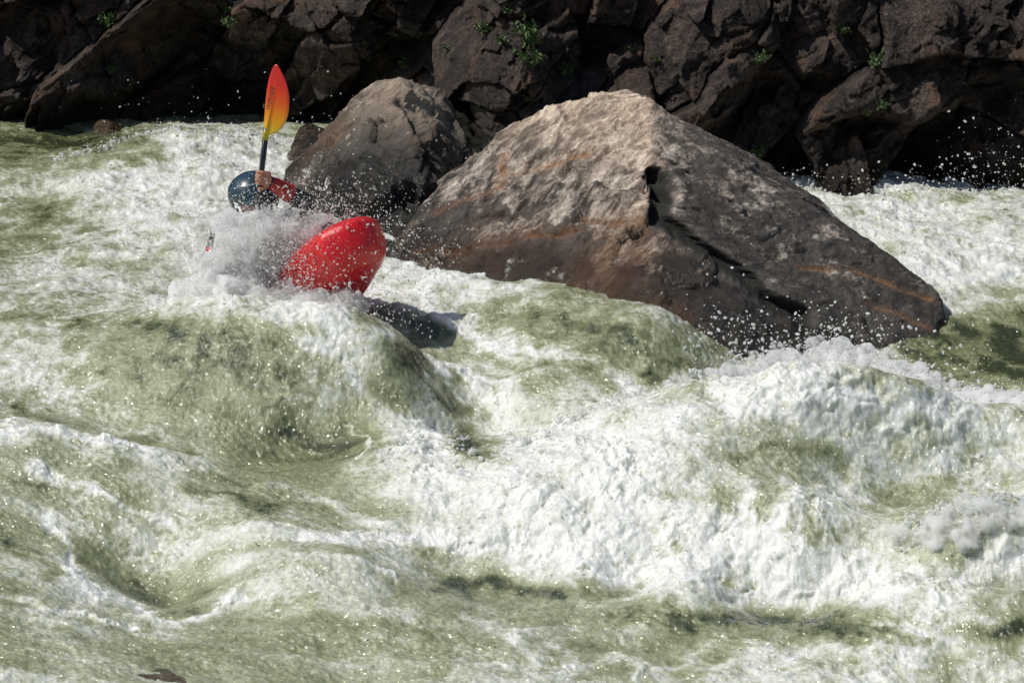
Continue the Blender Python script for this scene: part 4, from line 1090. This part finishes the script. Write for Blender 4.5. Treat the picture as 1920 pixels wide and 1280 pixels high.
for s_, (n_, h_, sp_, lf_) in enumerate([(16, .085, .06, .026), (22, .11, .075, .022), (10, .055, .05, .020)]):
    (sv_, sf_), (lv_, lf2) = plant_mesh(50+s_, n_, h_, sp_, lf_)
    mm = []
    for nm, vv, ff_, mt in (('stem', sv_, sf_, M_STEM), ('leaves', lv_, lf2, M_LEAF)):
        me = bpy.data.meshes.new(nm); me.from_pydata(vv.tolist(), [], [list(map(int, f)) for f in ff_]); me.materials.append(mt); mm.append((nm, me))
    protos.append(mm)
PL = [(207,50,0,1.0,'bushy green tuft high on the far left cliff, leftmost plant of the picture'),
(215,135,2,.8,'faint little tuft in the shadow below the bushy tuft of the far left cliff'),
(428,20,2,.8,'small tuft at the very top of the cliff above the paddle blade'),
(437,50,0,.7,'small leafy tuft on the ledge to the upper left of the paddle blade'),
(520,66,1,.85,'grey green spreading tuft directly above the paddle blade'),
(955,22,2,.7,'little tuft at the top edge of the cliff above the big boulder'),
(913,62,0,.75,'leafy tuft on the sloping outcrop, left of the tallest plant'),
(945,80,2,.9,'low tuft on the sloping outcrop just below the leafy one'),
(1003,86,1,1.15,'tallest light green plant on the outcrop above the big boulder'),
(996,128,1,1.0,'wide green plant hanging below the tallest plant on the outcrop'),
(1072,138,2,1.2,'sprawling low plant on the ledge above the peak of the big boulder'),
(768,124,2,.9,'tiny tuft above the top of the dark rounded boulder'),
(840,92,2,.6,'sparse tuft halfway up the edge of the sloping outcrop'),
(987,186,2,.55,'tiny bright tuft right behind the left shoulder of the big boulder'),
(1190,92,2,.6,'tiny tuft in a crack straight above the peak of the big boulder'),
(1236,112,2,.6,'thin tuft in a crack to the right above the peak of the big boulder'),
(1425,116,0,.65,'green tuft on the dark overhanging block in the cliff middle'),
(1575,60,2,.8,'pale tuft high up between two cliff ribs on the right'),
(1645,126,0,.95,'leafy green tuft on the brown cliff rib at the right'),
(1627,214,0,.6,'bright tuft low on the right cliff, the left one of a close pair'),
(1645,203,0,.6,'bright tuft low on the right cliff, the right one of a close pair'),
(1242,204,2,.5,'yellow green speck of a plant behind the peak of the big boulder'),
(1368,298,2,.9,'mossy green tuft low in the shade behind the right slope of the big boulder'),
(1425,288,2,.9,'small bright tuft in the deep shade just above the far right foam')]
for k, (a, b_, pt, sc, lab) in enumerate(PL):
    h_ = hit(CLIFF_T, a, b_)
    if h_ is None: continue
    h_ = h_+np.array([0, .01, -.015])
    e = empty('plant', h_); tag(e, lab, 'plant', 'plants growing in the cliff cracks')
    e.rotation_euler = (math.radians(18), 0, random.uniform(-.8, .8)); e.scale = (sc*1.65,)*3
    for nm, me in protos[pt]:
        o = bpy.data.objects.new(nm, me); link(o, e)
